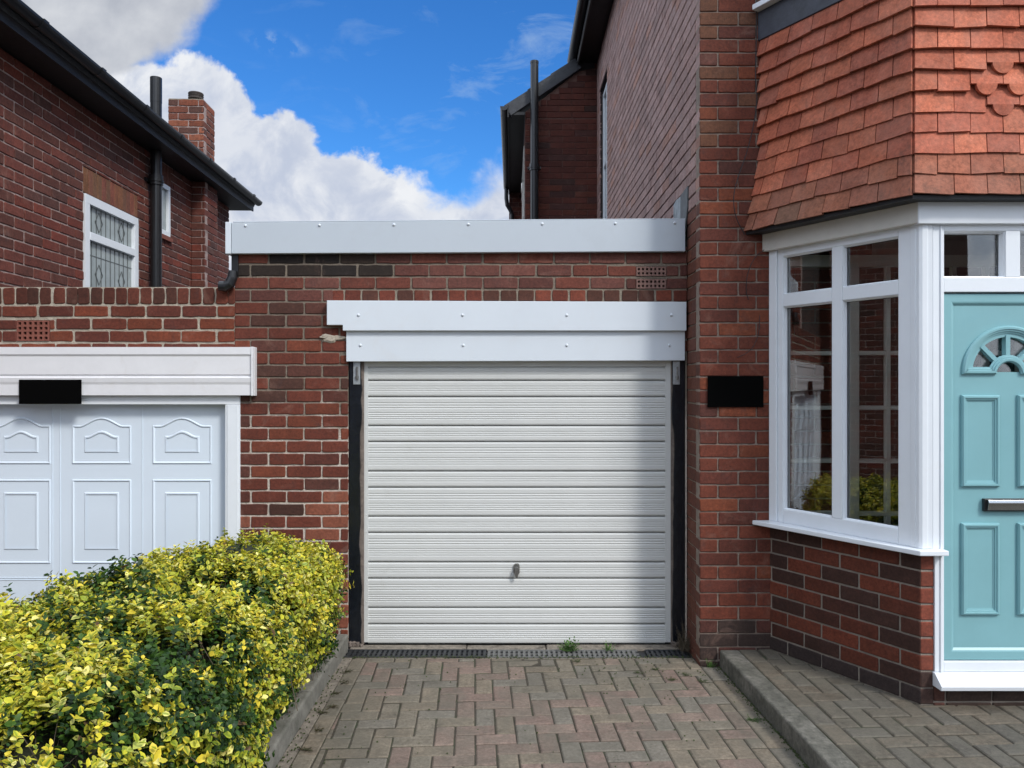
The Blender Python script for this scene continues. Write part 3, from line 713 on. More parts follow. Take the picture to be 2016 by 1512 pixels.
# rear window in side wall: y 4.2..5.0 -> a = y+.343
RW = (4.22+FY, 4.98+FY, 2.5, 5.55)
bricks(SF, .004, 6.0, 2.8376, 6.08, rh, 'side_wall', M_brick_side, pal=pal_side, bz=bzp, shift=lambda k: (k % 2)*.5, pitch=.2345, seed=23, joint=.0095, rough=.8, mm=M_mortar_dark, holes=[RW], mortar_name='side_joints', mortar_c=-.009, ma=(.012, 0))
mb = MB(); mb.box(WORLD, 1.25, 7, 0, 6.0, -5.6, FY-.11); mb.box(WORLD, 1.16, 1.25, 0, 2.84, -5.6, -.01); mb.build('house_core', M_dark, rh)
def window(fr, a0, a1, b0, b1, c, parent, fw=.055, mull=(), trans=(), glass=None, name='window', m=M_white, d=.05):
    mb = MB(); mb.box(fr, a0, a1, b0, b0+fw, c-d, c); mb.box(fr, a0, a1, b1-fw, b1, c-d, c); mb.box(fr, a0, a0+fw, b0+fw, b1-fw, c-d, c); mb.box(fr, a1-fw, a1, b0+fw, b1-fw, c-d, c)
    for q in mull: mb.box(fr, q-fw*.4, q+fw*.4, b0+fw, b1-fw, c-d, c-.002)
    for q in trans: mb.box(fr, a0+fw, a1-fw, q-fw*.4, q+fw*.4, c-d, c-.004)
    o = mb.build(name, m, parent, .003)
    q = MB(); q.box(fr, a0+fw*.8, a1-fw*.8, b0+fw*.8, b1-fw*.8, c-d*.7, c-d*.5); q.build('pane', glass or M_glass, o)
    return o
o = window(SF, RW[0], RW[1], RW[2], RW[3]-.04, -.04, rh, .06, trans=(4.55,), mull=((RW[0]+RW[1])/2,)); o['label'] = 'tall narrow white window far back in the side wall'
mb = MB(); mb.box(SF, RW[0], RW[1], RW[2], RW[3], -.35, -.3); mb.build('window_back', M_dark, rh)
# eaves + gutter + roof
mb = MB(); mb.box(WORLD, .90, 3.0, 6.08, 6.12, -5.55, 1.0); so_ = mb.build('soffit', M_blackm, rh)
mb = MB(); mb.box(WORLD, .88, .90, 6.02, 6.22, -5.55, 1.0); mb.build('eaves_board', mat('weathered fascia', (.03, .03, .03), .5), rh)
mb = MB(); mb.box(WORLD, .872, .878, 6.05, 6.056, -5.5, 1.0); mb.build('eaves_highlight_strip', M_galv, rh)  # thin pale strip added to draw the highlight line along the fascia
def gutter(mb, p0, p1, r=.055):
    p0, p1 = Vector(p0), Vector(p1); d = (p1-p0).normalized(); s = Vector((0, 0, 1)).cross(d).normalized(); rings = []
    for p in (p0, p1): rings.append(mb.idx([p+s*math.cos(t)*r-Vector((0, 0, 1))*math.sin(t)*r for t in [math.pi*k/10 for k in range(11)]]))
    for k in range(10): mb.add((rings[0][k], rings[0][k+1], rings[1][k+1], rings[1][k]))
    mb.add(rings[0]); mb.add(rings[1][::-1])
mb = MB(); gutter(mb, (.82, -1.0, 6.17), (.82, 5.5, 6.17), .06); mb.build('gutter', M_black, rh, smooth=False)
mb = MB()
RFX = Fr((0, 0, 0), (1, 0, 0), (0, 0, 1), (0, -1, 0))
mb.prism(RFX, [(.84, 6.2), (4.6, 8.9), (8.4, 6.2), (8.4, 6.12), (4.6, 8.8), (.86, 6.12)], -5.5, 1.0); mb.build('roof', M_slate, rh)
# outrigger at the back
OY = 5.3
OF = Fr((0, OY, 0), (1, 0, 0), (0, 0, 1), (0, -1, 0))
bricks(OF, .178, 1.149, 2.7, 5.30, rh, 'rear_wing_wall', M_brick_dark, pal=pal_old, bz=bzp, seed=31, joint=.007, mm=M_mortar_pink, rough=.6, pitch=.34, mortar_name='rear_wing_joints')
def gable_bricks():
    r = random.Random(8); mb = MB(); k = 0
    z = bzp+CO*30
    while z < 5.98:
        xl = .178+(z-5.30)/.66*.0+max(0, (z+CO-5.42)/.60*.88)
        x = 1.149-(.17 if k % 2 else .34)
        segs = []; e = 1.149
        while e > xl+.03:
            s_ = max(x, xl); segs.append((s_, e)); e = x-.0; x -= .34
        for s_, e in segs:
            if e-s_ > .03: mb.slab(OF, [(s_+.004, z+.004), (e-.004, z+.004), (e-.004, z+CO-.004), (s_+.004, z+CO-.004)], -.02, 0, .003, .003, pal_old(r, 0, 0, 0))
        z += CO; k += 1
    mb.build('gable_wall', M_brick_dark, rh)
    q = MB(); q.prism(OF, [(.178, 2.7), (1.149, 2.7), (1.149, 6.0), (.9, 5.95), (.178, 5.40)], -.3, -.01); q.build('gable_core', M_mortar_pink, rh)
gable_bricks()
# side of wing (faces left), with a window strip
WF = Fr((.178, OY, 0), (0, 1, 0), (0, 0, 1), (-1, 0, 0))
bricks(WF, 0.001, 4.1, 2.7, 5.32, rh, 'wing_side_wall', M_brick_dark, pal=pal_old, bz=bzp, seed=32, joint=.008, ma=(.012, 0), mm=M_mortar_pink, holes=[(.5, 2.2, 2.9, 5.1)], mortar_name='wing_side_joints')
o = window(WF, .5, 2.2, 2.9, 5.1, .012, rh, .07, trans=(4.3,), m=M_board_old); o['label'] = 'old cream window in the side of the rear wing'
BF = Fr((0, 9.4, 0), (1, 0, 0), (0, 0, 1), (0, -1, 0))
bricks(BF, -.055, .178, 2.7, 5.6, rh, 'rear_return', M_brick_dark, pal=pal_old, bz=bzp, seed=33, joint=.010, mm=M_mortar_pink, mortar_name='rear_return_joints')
mb = MB(); mb.box(WORLD, -.06, .17, 5.34, 5.38, -9.4, -5.25); mb.build('wing_soffit', M_blackm, rh)
mb = MB(); mb.box(WORLD, -.062, -.045, 5.30, 5.46, -9.4, -5.22); mb.build('wing_eaves_board', M_blackm, rh)
mb = MB(); gutter(mb, (-.105, 5.2, 5.44), (-.105, 9.45, 5.44), .055); mb.build('wing_gutter', M_black, rh)
mb = MB(); mb.tube([(-.105, 9.3, 5.40), (-.105, 9.3, 5.2), (-.09, 9.3, 5.08), (-.03, 9.3, 4.98), (.0, 9.3, 4.9), (.02, 9.33, 2.7)], .04, 10); mb.build('downpipe', M_black, rh)
mb = MB(); d_ = Vector((.88, .60)).normalized(); nn_ = Vector((-d_.y, d_.x))
vs = [(-.02, 5.36), (.92, 6.00)]
for k in range(3):           # verge tiles with small laps
    t0, t1 = k/3, (k+1)/3; p0 = Vector(vs[0]).lerp(Vector(vs[1]), t0-.012); p1 = Vector(vs[0]).lerp(Vector(vs[1]), t1)
    o0, o1 = .125+.010, .125-.004
    mb.prism(OF, [tuple(p0-nn_*.03), tuple(p1-nn_*.03), tuple(p1+nn_*o1), tuple(p0+nn_*o0)], -.05, .055+.004*(2-k))
mb.build('verge', M_slate, rh, .004)
mb = MB(); mb.prism(OF, [(-.02, 5.47), (.95, 6.13), (1.2, 6.13), (1.2, 6.05), (0, 5.42)], -4.1, -.05); mb.build('wing_roof', M_slate, rh)
mb = MB(); px_, py_ = .30, 5.18
mb.tube([(px_, py_, 2.6), (px_, py_, 6.02)], .054, 16); mb.tube([(px_, py_, 4.57), (px_, py_, 4.66)], .066, 16); mb.tube([(px_, py_, 4.60), (px_, py_, 4.62)], .072, 16); mb.tube([(px_, py_, 6.0), (px_, py_, 6.03)], .057, 16)
mb.box(WORLD, px_-.09, px_+.09, 4.60, 4.63, -5.25, -5.20); o = mb.build('soil_pipe', M_black, rh); o['label'] = 'black vent pipe on the rear wing'
# flashing fragment on side wall above garage roof
mb = MB(); mb.prism(SF, [(.50, 2.70), (.73, 2.70), (.73, 2.985), (.66, 3.0), (.50, 2.99)], .001, .008); o = mb.build('flashing', M_flash, rh, .002)
mb = MB(); mb.prism(SF, [(.38, 2.70), (.50, 2.70), (.50, 2.995), (.29, 3.005), (.30, 2.87)], .001, .010); mb.build('flashing_strip', mat('dark grey flashing', (.10, .11, .115), .6, vary=.4, vscale=15), o, .001)

# ---- bay: plinth and window
P0 = Vector((1.574, -.343)); P1 = Vector((2.064, -1.149)); du = (P1-P0).normalized(); LB = (P1-P0).length
BYF = Fr((P0.x, P0.y, 0), (du.x, du.y, 0), (0, 0, 1), (du.y, -du.x, 0))
assert BYF.n.x < 0
ZS = .862
mm_pl = mat('grey plinth mortar', (.25, .215, .18), .95, bump=.6, bscale=90, vary=.25)
def pal_bay(r, a, b, k): return (.045, .038, .04) if b < .185 else pal_plinth(r, a, b, k)
bricks(BYF, 0, LB, .08, ZS, rh, 'bay_wall', M_brick_new, pal=pal_bay, bz=.182, course=.0848, pitch=.2345, shift=lambda k: .05+(k % 2)*.5, seed=41, joint=.0105, rough=.5, mm=mm_pl, mortar_name='bay_joints')
FB = Fr((P1.x, P1.y, 0), (1, 0, 0), (0, 0, 1), (0, -1, 0))
def pal_c(r, a, b, k): return jit(r, ((.21, .068, .045) if b > .26 else (.075, .05, .045)), .85, 1.15)
bricks(FB, 0.002, .068, .08, ZS, rh, 'bay_corner', M_brick_new, pal=pal_c, bz=.182, course=.0848, pitch=.30, shift=lambda k: 0, seed=42, joint=.0105, rough=.5, mm=mm_pl, mortar_name='corner_joints')
bricks(FB, 0.07, 2.2, .08, .195, rh, 'step_course', M_brick_new, pal=lambda r, a, b, k: jit(r, ((.055, .042, .036) if a > .16 else (.11, .055, .045)), .8, 1.1), bz=.112, course=.0848, pitch=.2345, shift=lambda k: .55, seed=43, joint=.009, rough=.5, mm=mm_pl, mortar_name='step_joints')
mb = MB(); mb.prism(GF, [(1.60, -.33), (2.10, -1.10), (4.2, -1.10), (4.2, -.33)], .09, .86-.5); mb.build('porch_floor', M_conc, rh)
# sill
mb = MB(); sl = .055
Q0 = BYF.p(-.01, 0, sl); Q1 = BYF.p(LB, 0, sl); cx_ = P1.x-.561*sl
mb.prism(GF, [(1.58, -.34), (Q0.x-.055, -.345), (cx_-.0, -1.149-sl), (2.178, -1.149-sl), (2.178, -1.12), (2.07, -1.12)], ZS, ZS+.026)
sill = mb.build('bay_sill', M_white, rh, .004)
# window frame on the angled side
def fx(px):
    u = (px-1008)/1500; return (4.657*u-1.574)/(.49+.806*u)*LB/1.0
gx = [fx(1541), fx(1637), fx(1658), fx(1768)]
zb0, zb1, zt0, zt1, ztop = .968, 2.184, 2.257, 2.487, 2.53
Z0w = ZS+.026
FRc = 0.0
mb = MB()
fw0 = (0.004, LB-.045)
mb.box(BYF, fw0[0], fx(1531), Z0w, ztop, -.07, .012)                 # left add-on strip
mb.box(BYF, fx(1531)+.001, gx[0], Z0w, ztop, -.07, 0)
mb.box(BYF, gx[3], fw0[1], Z0w, ztop, -.07, 0)
mb.box(BYF, gx[0], gx[3], Z0w, zb0, -.07, -.0005)
mb.box(BYF, gx[0], gx[3], zt1, ztop, -.07, -.0005)
mb.box(BYF, gx[1], gx[2], zb0, zt1, -.07, -.001)
mb.box(BYF, gx[0], gx[1], zb1, zt0, -.07, -.0015); mb.box(BYF, gx[2], gx[3], zb1, zt0, -.07, -.0015)
bw = mb.build('bay_window', M_white, rh, .004); bw['label'] = 'white framed four light window on the angled side of the bay'
for (a0, a1) in ((gx[0], gx[1]), (gx[2], gx[3])):
    for (b0, b1) in ((zb0, zb1), (zt0, zt1)):
        q = MB(); q.box(BYF, a0, a1, b0, b1, -.040, -.034); q.build('pane', M_glass, bw)
        q = MB(); e = .008
        q.ridge(BYF, [(a0, b0), (a1, b0), (a1, b1), (a0, b1)], [(0, -.002), (e*.6, -.010), (e, -.022), (e, -.034)]); q.build('glazing_bead', M_white, bw)
        q = MB(); q.ridge(BYF, [(a0+e, b0+e), (a1-e, b0+e), (a1-e, b1-e), (a0+e, b1-e)], [(0, -.033), (.003, -.033)]); q.build('gasket', M_black, bw)
# corner post: fluted, follows the bend
mb = MB()
poly = [BYF.p(LB-.045, 0, .006), BYF.p(LB-.022, 0, .008), BYF.p(LB-.020, 0, .004), BYF.p(LB-.003, 0, .010), Vector((P1.x+.004, P1.y-.012, 0)), Vector((P1.x+.03, P1.y-.014, 0)), Vector((P1.x+.032, P1.y-.008, 0)), Vector((P1.x+.055, P1.y-.012, 0)), Vector((P1.x+.058, P1.y+.06, 0)), BYF.p(LB-.045, 0, -.07)]
mb.prism(GF, [(p.x, p.y) for p in poly], Z0w+.001, ztop); mb.build('corner_post', M_white, rh, .003)
# fascia above
mb = MB(); fa = .03
fa0 = BYF.p(-.02, 0, fa); fc = (P1.x-.561*fa-.012, -1.149-fa)
mb.prism(GF, [(fa0.x-.01, -.345), fc, (fc[0]+.03, fc[1]+.10), (1.72, -.345)], 2.527, 2.640); mb.build('bay_fascia', M_board_old, rh, .004)
mb = MB(); mb.box(WORLD, fc[0]+.001, 4.4, 2.524, 2.640, 1.05, 1.149+fa+.003); mb.build('bay_fascia', M_white, rh, .004)
# front part: door frame
FA = 1.149                                # front plane c in WORLD
pw = 1500/3.851
Xf = lambda px: (px-1008)/pw
Zf = lambda py: H+(756-py)/pw
dL, dR = Xf(1857.5), Xf(2121)
mb = MB()
mb.box(WORLD, P1.x+.059, dL, Zf(1092)+.03, ztop-.003, FA-.07, FA+.006)
mb.box(WORLD, P1.x+.0695, dL, Zf(1322), ZS-.0, FA-.07, FA+.006)
mb.box(WORLD, dL-.022, dL-.012, Zf(1322), ztop-.01, FA+.006, FA+.012)
mb.box(WORLD, dL, dR, Zf(1322), Zf(1302), FA-.07, FA+.004)
mb.box(WORLD, dL, dR, Zf(575), Zf(546), FA-.07, FA+.004)
mb.box(WORLD, dL, dR, Zf(455), ztop-.003, FA-.07, FA+.004)
mb.box(WORLD, Xf(1979), Xf(2008), Zf(546), Zf(455), FA-.07, FA+.003)
mb.box(WORLD, dR, dR+.1, Zf(1322), ztop-.003, FA-.07, FA+.006)
dfm = mb.build('door_frame', M_white, rh, .003)
for a0, a1 in ((dL, Xf(1979)), (Xf(2008), dR)):
    q = MB(); q.box(WORLD, a0, a1, Zf(546), Zf(455), FA-.045, FA-.040); q.build('toplight_pane', M_glass, dfm)
    q = MB(); q.ridge(WORLD, [(a0, Zf(546)), (a1, Zf(546)), (a1, Zf(455)), (a0, Zf(455))], [(0, FA+.002), (.006, FA-.008), (.009, FA-.04)]); q.build('glazing_bead', M_white, dfm)
mb = MB(); mb.prism(Fr((0, 0, 0), (0, -1, 0), (0, 0, 1), (1, 0, 0)), [(FA-.05, Zf(1350)), (FA+.075, Zf(1349)), (FA+.08, Zf(1340)), (FA+.02, Zf(1322.5)), (FA-.05, Zf(1322.5))], P1.x+.062, dR+.15); mb.build('threshold', M_white, rh, .003)
# other side of front (out of frame): wall beside the door
mb = MB(); mb.box(WORLD, dR+.1, 4.2, .1, 2.53, FA-.1, FA); mb.build('front_panel', M_white, rh)
# door leaf
CD = FA-.022
dl, drr, zb_, zt_ = dL+.004, dR-.004, Zf(1300), Zf(578)
fl_x, fl_z = Xf(1989), Zf(737)
RO, RI, HUB = .235, .178, .062
mb = MB()
# leaf with semicircular fanlight opening: built as bands around the opening
def arc(r, n=32, a0=0, a1=math.pi): return [(fl_x+r*math.cos(a0+(a1-a0)*k/n), fl_z+.012+r*math.sin(a0+(a1-a0)*k/n)) for k in range(n+1)]
mb.box(WORLD, dl, drr, zb_, fl_z+.012, CD-.04, CD)
ra = arc(RI)
for k in range(len(ra)-1):
    (x0, z0), (x1, z1) = ra[k], ra[k+1]
    mb.prism(WORLD, [(x1, z1), (x0, z0), (x0, zt_), (x1, zt_)], CD-.04, CD)
mb.box(WORLD, dl, fl_x-RI, fl_z+.012, zt_, CD-.04, CD); mb.box(WORLD, fl_x+RI, drr, fl_z+.012, zt_, CD-.04, CD)
leaf = mb.build('front_door', M_teal, rh); leaf['label'] = 'teal panelled front door with sunburst fanlight'
stepm = lambda w_, h0: [(0, h0), (0, h0+.010), (w_*.2, h0+.018), (w_*.45, h0+.018), (w_*.5, h0+.012), (w_*.72, h0+.012), (w_*.76, h0+.006), (w_, h0+.005), (w_, h0)]
mb = MB()
mb.ridge(WORLD, [(dl, zb_), (drr, zb_), (drr, zt_), (dl, zt_)], [(0, CD), (0, CD+.012), (.040, CD+.012), (.047, CD+.010), (.058, CD+.001)]); mb.build('leaf_frame', M_teal, leaf)
for (xa, xb) in ((1896, 1971), (2007, 2082)):
    for (za, zb__) in ((778, 959), (1031, 1212)):
        mb = MB(); x0, x1, z0, z1 = Xf(xa), Xf(xb), Zf(zb__), Zf(za)
        mb.ridge(WORLD, [(x0, z0), (x1, z0), (x1, z1), (x0, z1)], stepm(.032, CD)); mb.box(WORLD, x0+.03, x1-.03, z0+.03, z1-.03, CD-.01, CD+.003); mb.build('door_panel', M_teal, leaf)
# fanlight moulding: outer arch + base + hub arch
mb = MB()
out = [(fl_x+HUB, fl_z), (fl_x+RO, fl_z)] + arc(RO)[0:] + [(fl_x-RO, fl_z), (fl_x-HUB, fl_z)] + [(fl_x+HUB*math.cos(t), fl_z+HUB*math.sin(t)) for t in [math.pi-math.pi*k/14 for k in range(1, 14)]]
mb.ridge(WORLD, out, stepm(.038, CD))
for k in range(1, 4):
    a = math.pi*k/4; d = Vector((math.cos(a), math.sin(a))); nrm = Vector((-d.y, d.x)); c_ = Vector((fl_x, fl_z+.012)); w2 = .011
    p = [c_+d*(HUB+.02)-nrm*w2, c_+d*(RI+.01)-nrm*w2, c_+d*(RI+.01)+nrm*w2, c_+d*(HUB+.02)+nrm*w2]
    mb.prism(WORLD, [tuple(q) for q in p], CD-.03, CD+.004+.0005*k)
fan = mb.build('fanlight', M_teal, leaf)
mb = MB(); mb.prism(WORLD, [(fl_x-RI-.01, fl_z+.014)]+arc(RI+.01)[::-1], CD-.032, CD-.026); mb.build('fanlight_glass', M_glass, leaf) 
mb = MB(); lx0, lx1, lz0, lz1 = Xf(1938), Xf(2041), Zf(1007), Zf(982)
mb.box(WORLD, lx0, lx1, lz0, lz1, CD, CD+.022); lb = mb.build('letterbox', M_black, leaf, .003)
mb = MB()
mb.prism(Fr((0, 0, 0), (0, -1, 0), (0, 0, 1), (1, 0, 0)), [(CD+.022, lz0+.006), (CD+.030, lz0+.008), (CD+.034, lz0+.03), (CD+.040, lz0+.045), (CD+.036, lz1-.006), (CD+.022, lz1-.004)], lx0+.012, lx1-.012); mb.build('letterbox_flap', M_chrome, leaf, .001)
# interior of the porch seen through the glass
IN = Fr((0, -.33, 0), (1, 0, 0), (0, 0, 1), (0, -1, 0))
mb = MB(); mb.box(WORLD, 1.62, 4.2, .3, 2.62, .25, .262); mb.build('inner_wall', M_inner, rh)
mb = MB(); mb.prism(GF, [(1.60, -.33), (2.10, -1.10), (4.2, -1.10), (4.2, -.33)], 2.60, 2.62); mb.build('porch_ceiling', M_inner, rh)
mb = MB(); mb.box(WORLD, 4.1, 4.2, .1, 2.6, .3, 1.1); mb.build('porch_end_wall', M_inner, rh)
IC = .40
mb = MB(); zi = lambda py: H+(756-py)*4.6/1500
xi = lambda px: (px-1008)*4.6/1500
mb.box(WORLD, xi(1660), xi(1692), .86, 2.5, IC-.06, IC); mb.box(WORLD, xi(1546), xi(1660), .86, 2.5, IC-.10, IC-.09)
mb.box(WORLD, 3.1, 3.2, .86, 2.5, IC-.06, IC)
for px in (1750, 1815, 1880, 1945, 2010, 2060): mb.box(WORLD, xi(px)-.014, xi(px)+.014, .86, 2.5, IC-.04, IC-.005)
for py in (695, 803, 908, 1012): mb.box(WORLD, xi(1692), 3.1, zi(py)-.013, zi(py)+.013, IC-.04, IC-.007); mb.box(WORLD, xi(1546), xi(1660), zi(py)-.012, zi(py)+.012, IC-.06, IC-.02)
mb.box(WORLD, xi(1546), 3.2, 2.43, 2.5, IC-.05, IC-.002)
o = mb.build('inner_window', M_innerw, rh, .003); o['label'] = 'white glazing bars of the old inner window behind the glass'
mb = MB(); mb.box(WORLD, xi(1692), 3.1, .86, 2.45, IC-.095, IC-.05); mb.build('dark_glass', mat('dark room glass', (.02, .018, .016), .1), o)
mb = MB(); mb.box(WORLD, 1.64, 3.2, .78, .86, IC-.1, IC+.04); mb.build('inner_sill', M_innerw, rh)

# ---- tile hanging
L0 = Vector((1.56, -.343)); C0 = Vector((2.035, -1.140)); dt = (C0-L0).normalized(); nt = Vector((dt.y, -dt.x))
def Lp(o): return L0+Vector((-o/abs(nt.x), 0))
# corner at offset o: intersection of angled plane offset and front plane offset
def Cp(o):
    y = C0.y-o; x = C0.x+(o-nt.y*(-o))/nt.x; return Vector((x, y))
GA = .1065; ZE = 2.652
rt = random.Random(77)
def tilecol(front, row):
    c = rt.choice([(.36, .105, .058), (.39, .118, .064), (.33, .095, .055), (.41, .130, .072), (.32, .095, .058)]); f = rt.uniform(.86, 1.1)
    if front: f *= 1.12  # front tiles lightened: sun on that face and bleaching put into the colour
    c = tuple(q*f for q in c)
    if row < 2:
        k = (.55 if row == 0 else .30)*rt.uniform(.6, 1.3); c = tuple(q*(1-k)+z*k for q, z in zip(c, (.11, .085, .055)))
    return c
offs = {0: (.114, .068), 1: (.092, .050), 2: (.073, .037), 3: (.058, .028)}
rows = 16
def tilerow(mb, P, Q, row, front):
    """P(o), Q(o): end points as functions of offset"""
    ob, ot = offs.get(row, (.046, .014)); z0 = ZE+row*GA; z1 = z0+GA+.045
    A0, A1 = P(ob), Q(ob); B0, B1 = P(ot), Q(ot)
    L = (A1-A0).length; tw = .1635; ph = (.5 if row % 2 else 0)*tw
    th = .017; nrm = Vector((0, -1)) if front else nt
    x = -tw+ph+(.03 if front else .065)
    k = 0
    while x < L:
        x0, x1 = max(0, x+.0024), min(L, x+tw-.0024); x += tw; k += 1
        if x1-x0 < .05: continue
        if x0 < .05: x0 = 0
        if L-x1 < .05: x1 = L
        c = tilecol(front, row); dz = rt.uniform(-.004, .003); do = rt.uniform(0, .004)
        s0, s1 = x0/L, x1/L
        def pt(s, z_t, extra, dzz=0):
            a = A0.lerp(A1, s); b = B0.lerp(B1, s); p = a.lerp(b, z_t); return (p.x+nrm.x*extra, p.y+nrm.y*extra, z0+(z1-z0)*z_t+dzz)
        scal = False
        if front:
            xc = A0.x+(x0+x1)/2
            if row == 6: scal = xc > 2.42
            elif row == 5: scal = xc > 2.33
            elif row == 4: scal = xc > 2.43
            elif row == 7: scal = xc > 2.62
        if not scal:
            tl = rt.uniform(-.005, .005)
            loop = [(s0, tl), (s1, -tl)]
        else:
            n = 12; w_ = (s1-s0); loop = [(s0, .032), (s0+w_*.17, .032)]
            for q in range(1, n): t = q/n; loop.append((s0+w_*(.17+.66*(.5-.5*math.cos(math.pi*t))), .032-.055*math.sin(math.pi*t)))
            loop += [(s1-w_*.17, .032), (s1, .032)]
        f_ = [pt(s, 0, th+do, dz+q) for s, q in loop]; b_ = [pt(s, 0, do*.5, dz+q) for s, q in loop]
        ft = [pt(s0, 1, th), pt(s1, 1, th)]; bt = [pt(s0, 1, 0), pt(s1, 1, 0)]
        F = mb.idx(f_+[ft[1], ft[0]]); Bk = mb.idx(b_+[bt[1], bt[0]]); n = len(F)
        mb.add(F, c); mb.add(Bk[::-1], c)
        for q in range(n): mb.add((F[q], F[(q+1) % n], Bk[(q+1) % n], Bk[q]), c)
mbA, mbB = MB(), MB()
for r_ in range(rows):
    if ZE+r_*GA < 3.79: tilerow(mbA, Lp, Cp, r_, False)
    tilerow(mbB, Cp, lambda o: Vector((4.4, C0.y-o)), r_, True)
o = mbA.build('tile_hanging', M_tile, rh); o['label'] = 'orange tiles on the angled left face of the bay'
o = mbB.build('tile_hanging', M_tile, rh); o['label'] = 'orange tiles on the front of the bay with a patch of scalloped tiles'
mb = MB(); mb.prism(GF, [(L0.x, L0.y), (C0.x, C0.y), (4.4, C0.y), (4.4, -.3), (L0.x, -.3)], 2.642, 4.5); mb.build('bay_core', M_dark, rh)
mb = MB(); a_, c_ = Lp(.112), Cp(.112)
mb.prism(GF, [(a_.x, a_.y), (c_.x, c_.y), (4.4, c_.y), (4.4, -.345), (a_.x+.1, -.345)], 2.632, 2.650); mb.build('tile_batten', M_blackm, rh)
# lead apron + upper sill on angled face
UF = Fr((L0.x, L0.y, 0), (dt.x, dt.y, 0), (0, 0, 1), (nt.x, nt.y, 0)); LU = (C0-L0).length
mb = MB(); mb.box(UF, -.03, LU+.04, 3.815, 3.99, .0, .052); mb.build('lead_apron', M_lead, rh, .004)
mb = MB(); mb.box(UF, -.03, LU+.06, 3.992, 4.025, -.02, .10); mb.build('upper_sill', M_white, rh, .004)
window(UF, .0, LU, 4.03, 5.3, .0, rh, .07, mull=(LU*.5,), name='upper_window')

# added black plate on the pier, standing in for a blacked-out plaque
mb = MB(); k_ = 4.64/1500
mb.box(FF, (1394-1008)*k_, (1503.5-1008)*k_, H+(756-801.5)*k_, H+(756-740.5)*k_, .002, .014)
tag(mb.build('blackout_plate', M_blackout, None, .001), 'plain black plate standing in for a blacked-out sign on the brick pier beside the bay window', 'sign')
# cables on the pier
kk = 4.64/1500
def cable(pts, r, label):
    mb = MB(); P = [Vector(((x-1008)*kk, -FY-.008-q, H+(756-y)*kk)) for x, y, q in pts]
    S = []
    for i in range(len(P)-1):
        p0, p1, p2, p3 = P[max(i-1, 0)], P[i], P[i+1], P[min(i+2, len(P)-1)]
        for t in [j/6 for j in range(6)]:
            S.append(.5*((2*p1)+(p2-p0)*t+(2*p0-5*p1+4*p2-p3)*t*t+(3*p1-p0-3*p2+p3)*t**3))
    S.append(P[-1]); mb.tube(S, r, 6); return tag(mb.build('cable', M_cable, None, smooth=True), label, 'cable')
cable([(1490, -20, 0), (1490, 60, 0), (1488, 150, .004), (1491, 195, 0), (1484, 245, .004), (1470, 300, .01), (1452, 350, .02), (1443, 385, .03), (1444, 415, .03), (1452, 438, .02), (1466, 462, .01)], .0028, 'long thin dark cable hanging down the brick pier beside the orange tiles')
cable([(1512, 478, .004), (1504, 492, .006), (1491, 502, .008), (1479, 520, .01), (1471, 545, .008), (1470, 572, .0), (1475, 590, -.004)], .0022, 'thin cable end curling out from the left end of the bay fascia')
cable([(1497, 620, -.004), (1494, 655, .004), (1484, 680, .01), (1470, 695, .008), (1452, 704, 0)], .002, 'short loose wire curling down just above the black plate on the pier')

# ------------------------------------------------------------ left house
lhD = Vector((-.04, 1, 0)).normalized(); LX = lambda y: -3.55-.04*y
L_O = Vector((LX(0), 0, 0))
LF = Fr(L_O, lhD, (0, 0, 1), Vector((lhD.y, -lhD.x, 0)))         # a = distance back, normal +x
lh = thing('brick_house', 'low eaved red brick house side on the left behind the panelled garage', 'house', (-4.5, 3, 0))
wl = lambda d: (d-5)/lhD.y
WN = (wl(6.42), wl(7.42), 2.28, 3.335); WN2 = (wl(7.93)-.02, wl(8.17), 3.29, 3.83)
# chimney breast a range
CB = (wl(8.80), wl(9.24))
bzl = 3.335
bricks(LF, .12, 5.12, 2.1, 4.06, lh, 'side_wall', M_brick_left, pal=pal_left, bz=bzl, seed=51, joint=.012, holes=[WN, WN2, (WN[0]-.0, WN[1]+.0, 3.335, 3.555), (WN2[0]-.05, WN2[1]+.05, 3.83, 4.05)], mm=M_mortar_rose, rough=1.1)
bricks(LF, WN[0], WN[1], 3.338, 3.552, lh, 'window_arch', M_brick_left, pal=lambda r, a, b, k: tuple(q*r.uniform(.85, 1.15) for q in (.23, .105, .065)), bz=3.338, course=.214, pitch=.0775, shift=lambda k: WN[0]/.0775, seed=52, joint=.006, mm=M_mortar_pink, mortar_name='arch_joints')
bricks(LF, WN2[0]-.05, WN2[1]+.05, 3.83, 4.05, lh, 'window_arch', M_brick_left, pal=lambda r, a, b, k: (.15, .06, .045), bz=3.835, course=.214, pitch=.0775, shift=lambda k: 0, seed=53, joint=.006, mm=M_mortar_pink, mortar_name='arch_joints')
mb = MB(); mb.box(LF, .12, 5.12, 0, 4.06, -3.5, -.11); mb.build('house_core', M_dark, lh)
mb = MB(); mb.box(LF, WN2[0]-.04, WN2[1]+.03, 3.24, 3.285, -.02, .03); mb.build('window_sill', M_brick_dark if False else M_terra, lh)
CBF = Fr(LF.p(0, 0, .150), LF.u, LF.w, LF.n)
bricks(CBF, CB[0], CB[1], 2.1, 4.06, lh, 'chimney_breast', M_brick_left, pal=pal_left, bz=bzl, seed=54, joint=.010, mm=M_mortar_rose, thick=.045, ma=(.012, 0), mortar_name='breast_joints')
CBE = Fr(LF.p(CB[0], 0, .0), LF.n, LF.w, -LF.u)
bricks(CBE, 0.002, .15, 2.1, 4.06, lh, 'breast_return', M_brick_left, pal=pal_left, bz=bzl, seed=55, joint=.010, mm=M_mortar_rose, mortar_name='return_joints', shift=lambda k: (k % 2)*.5)
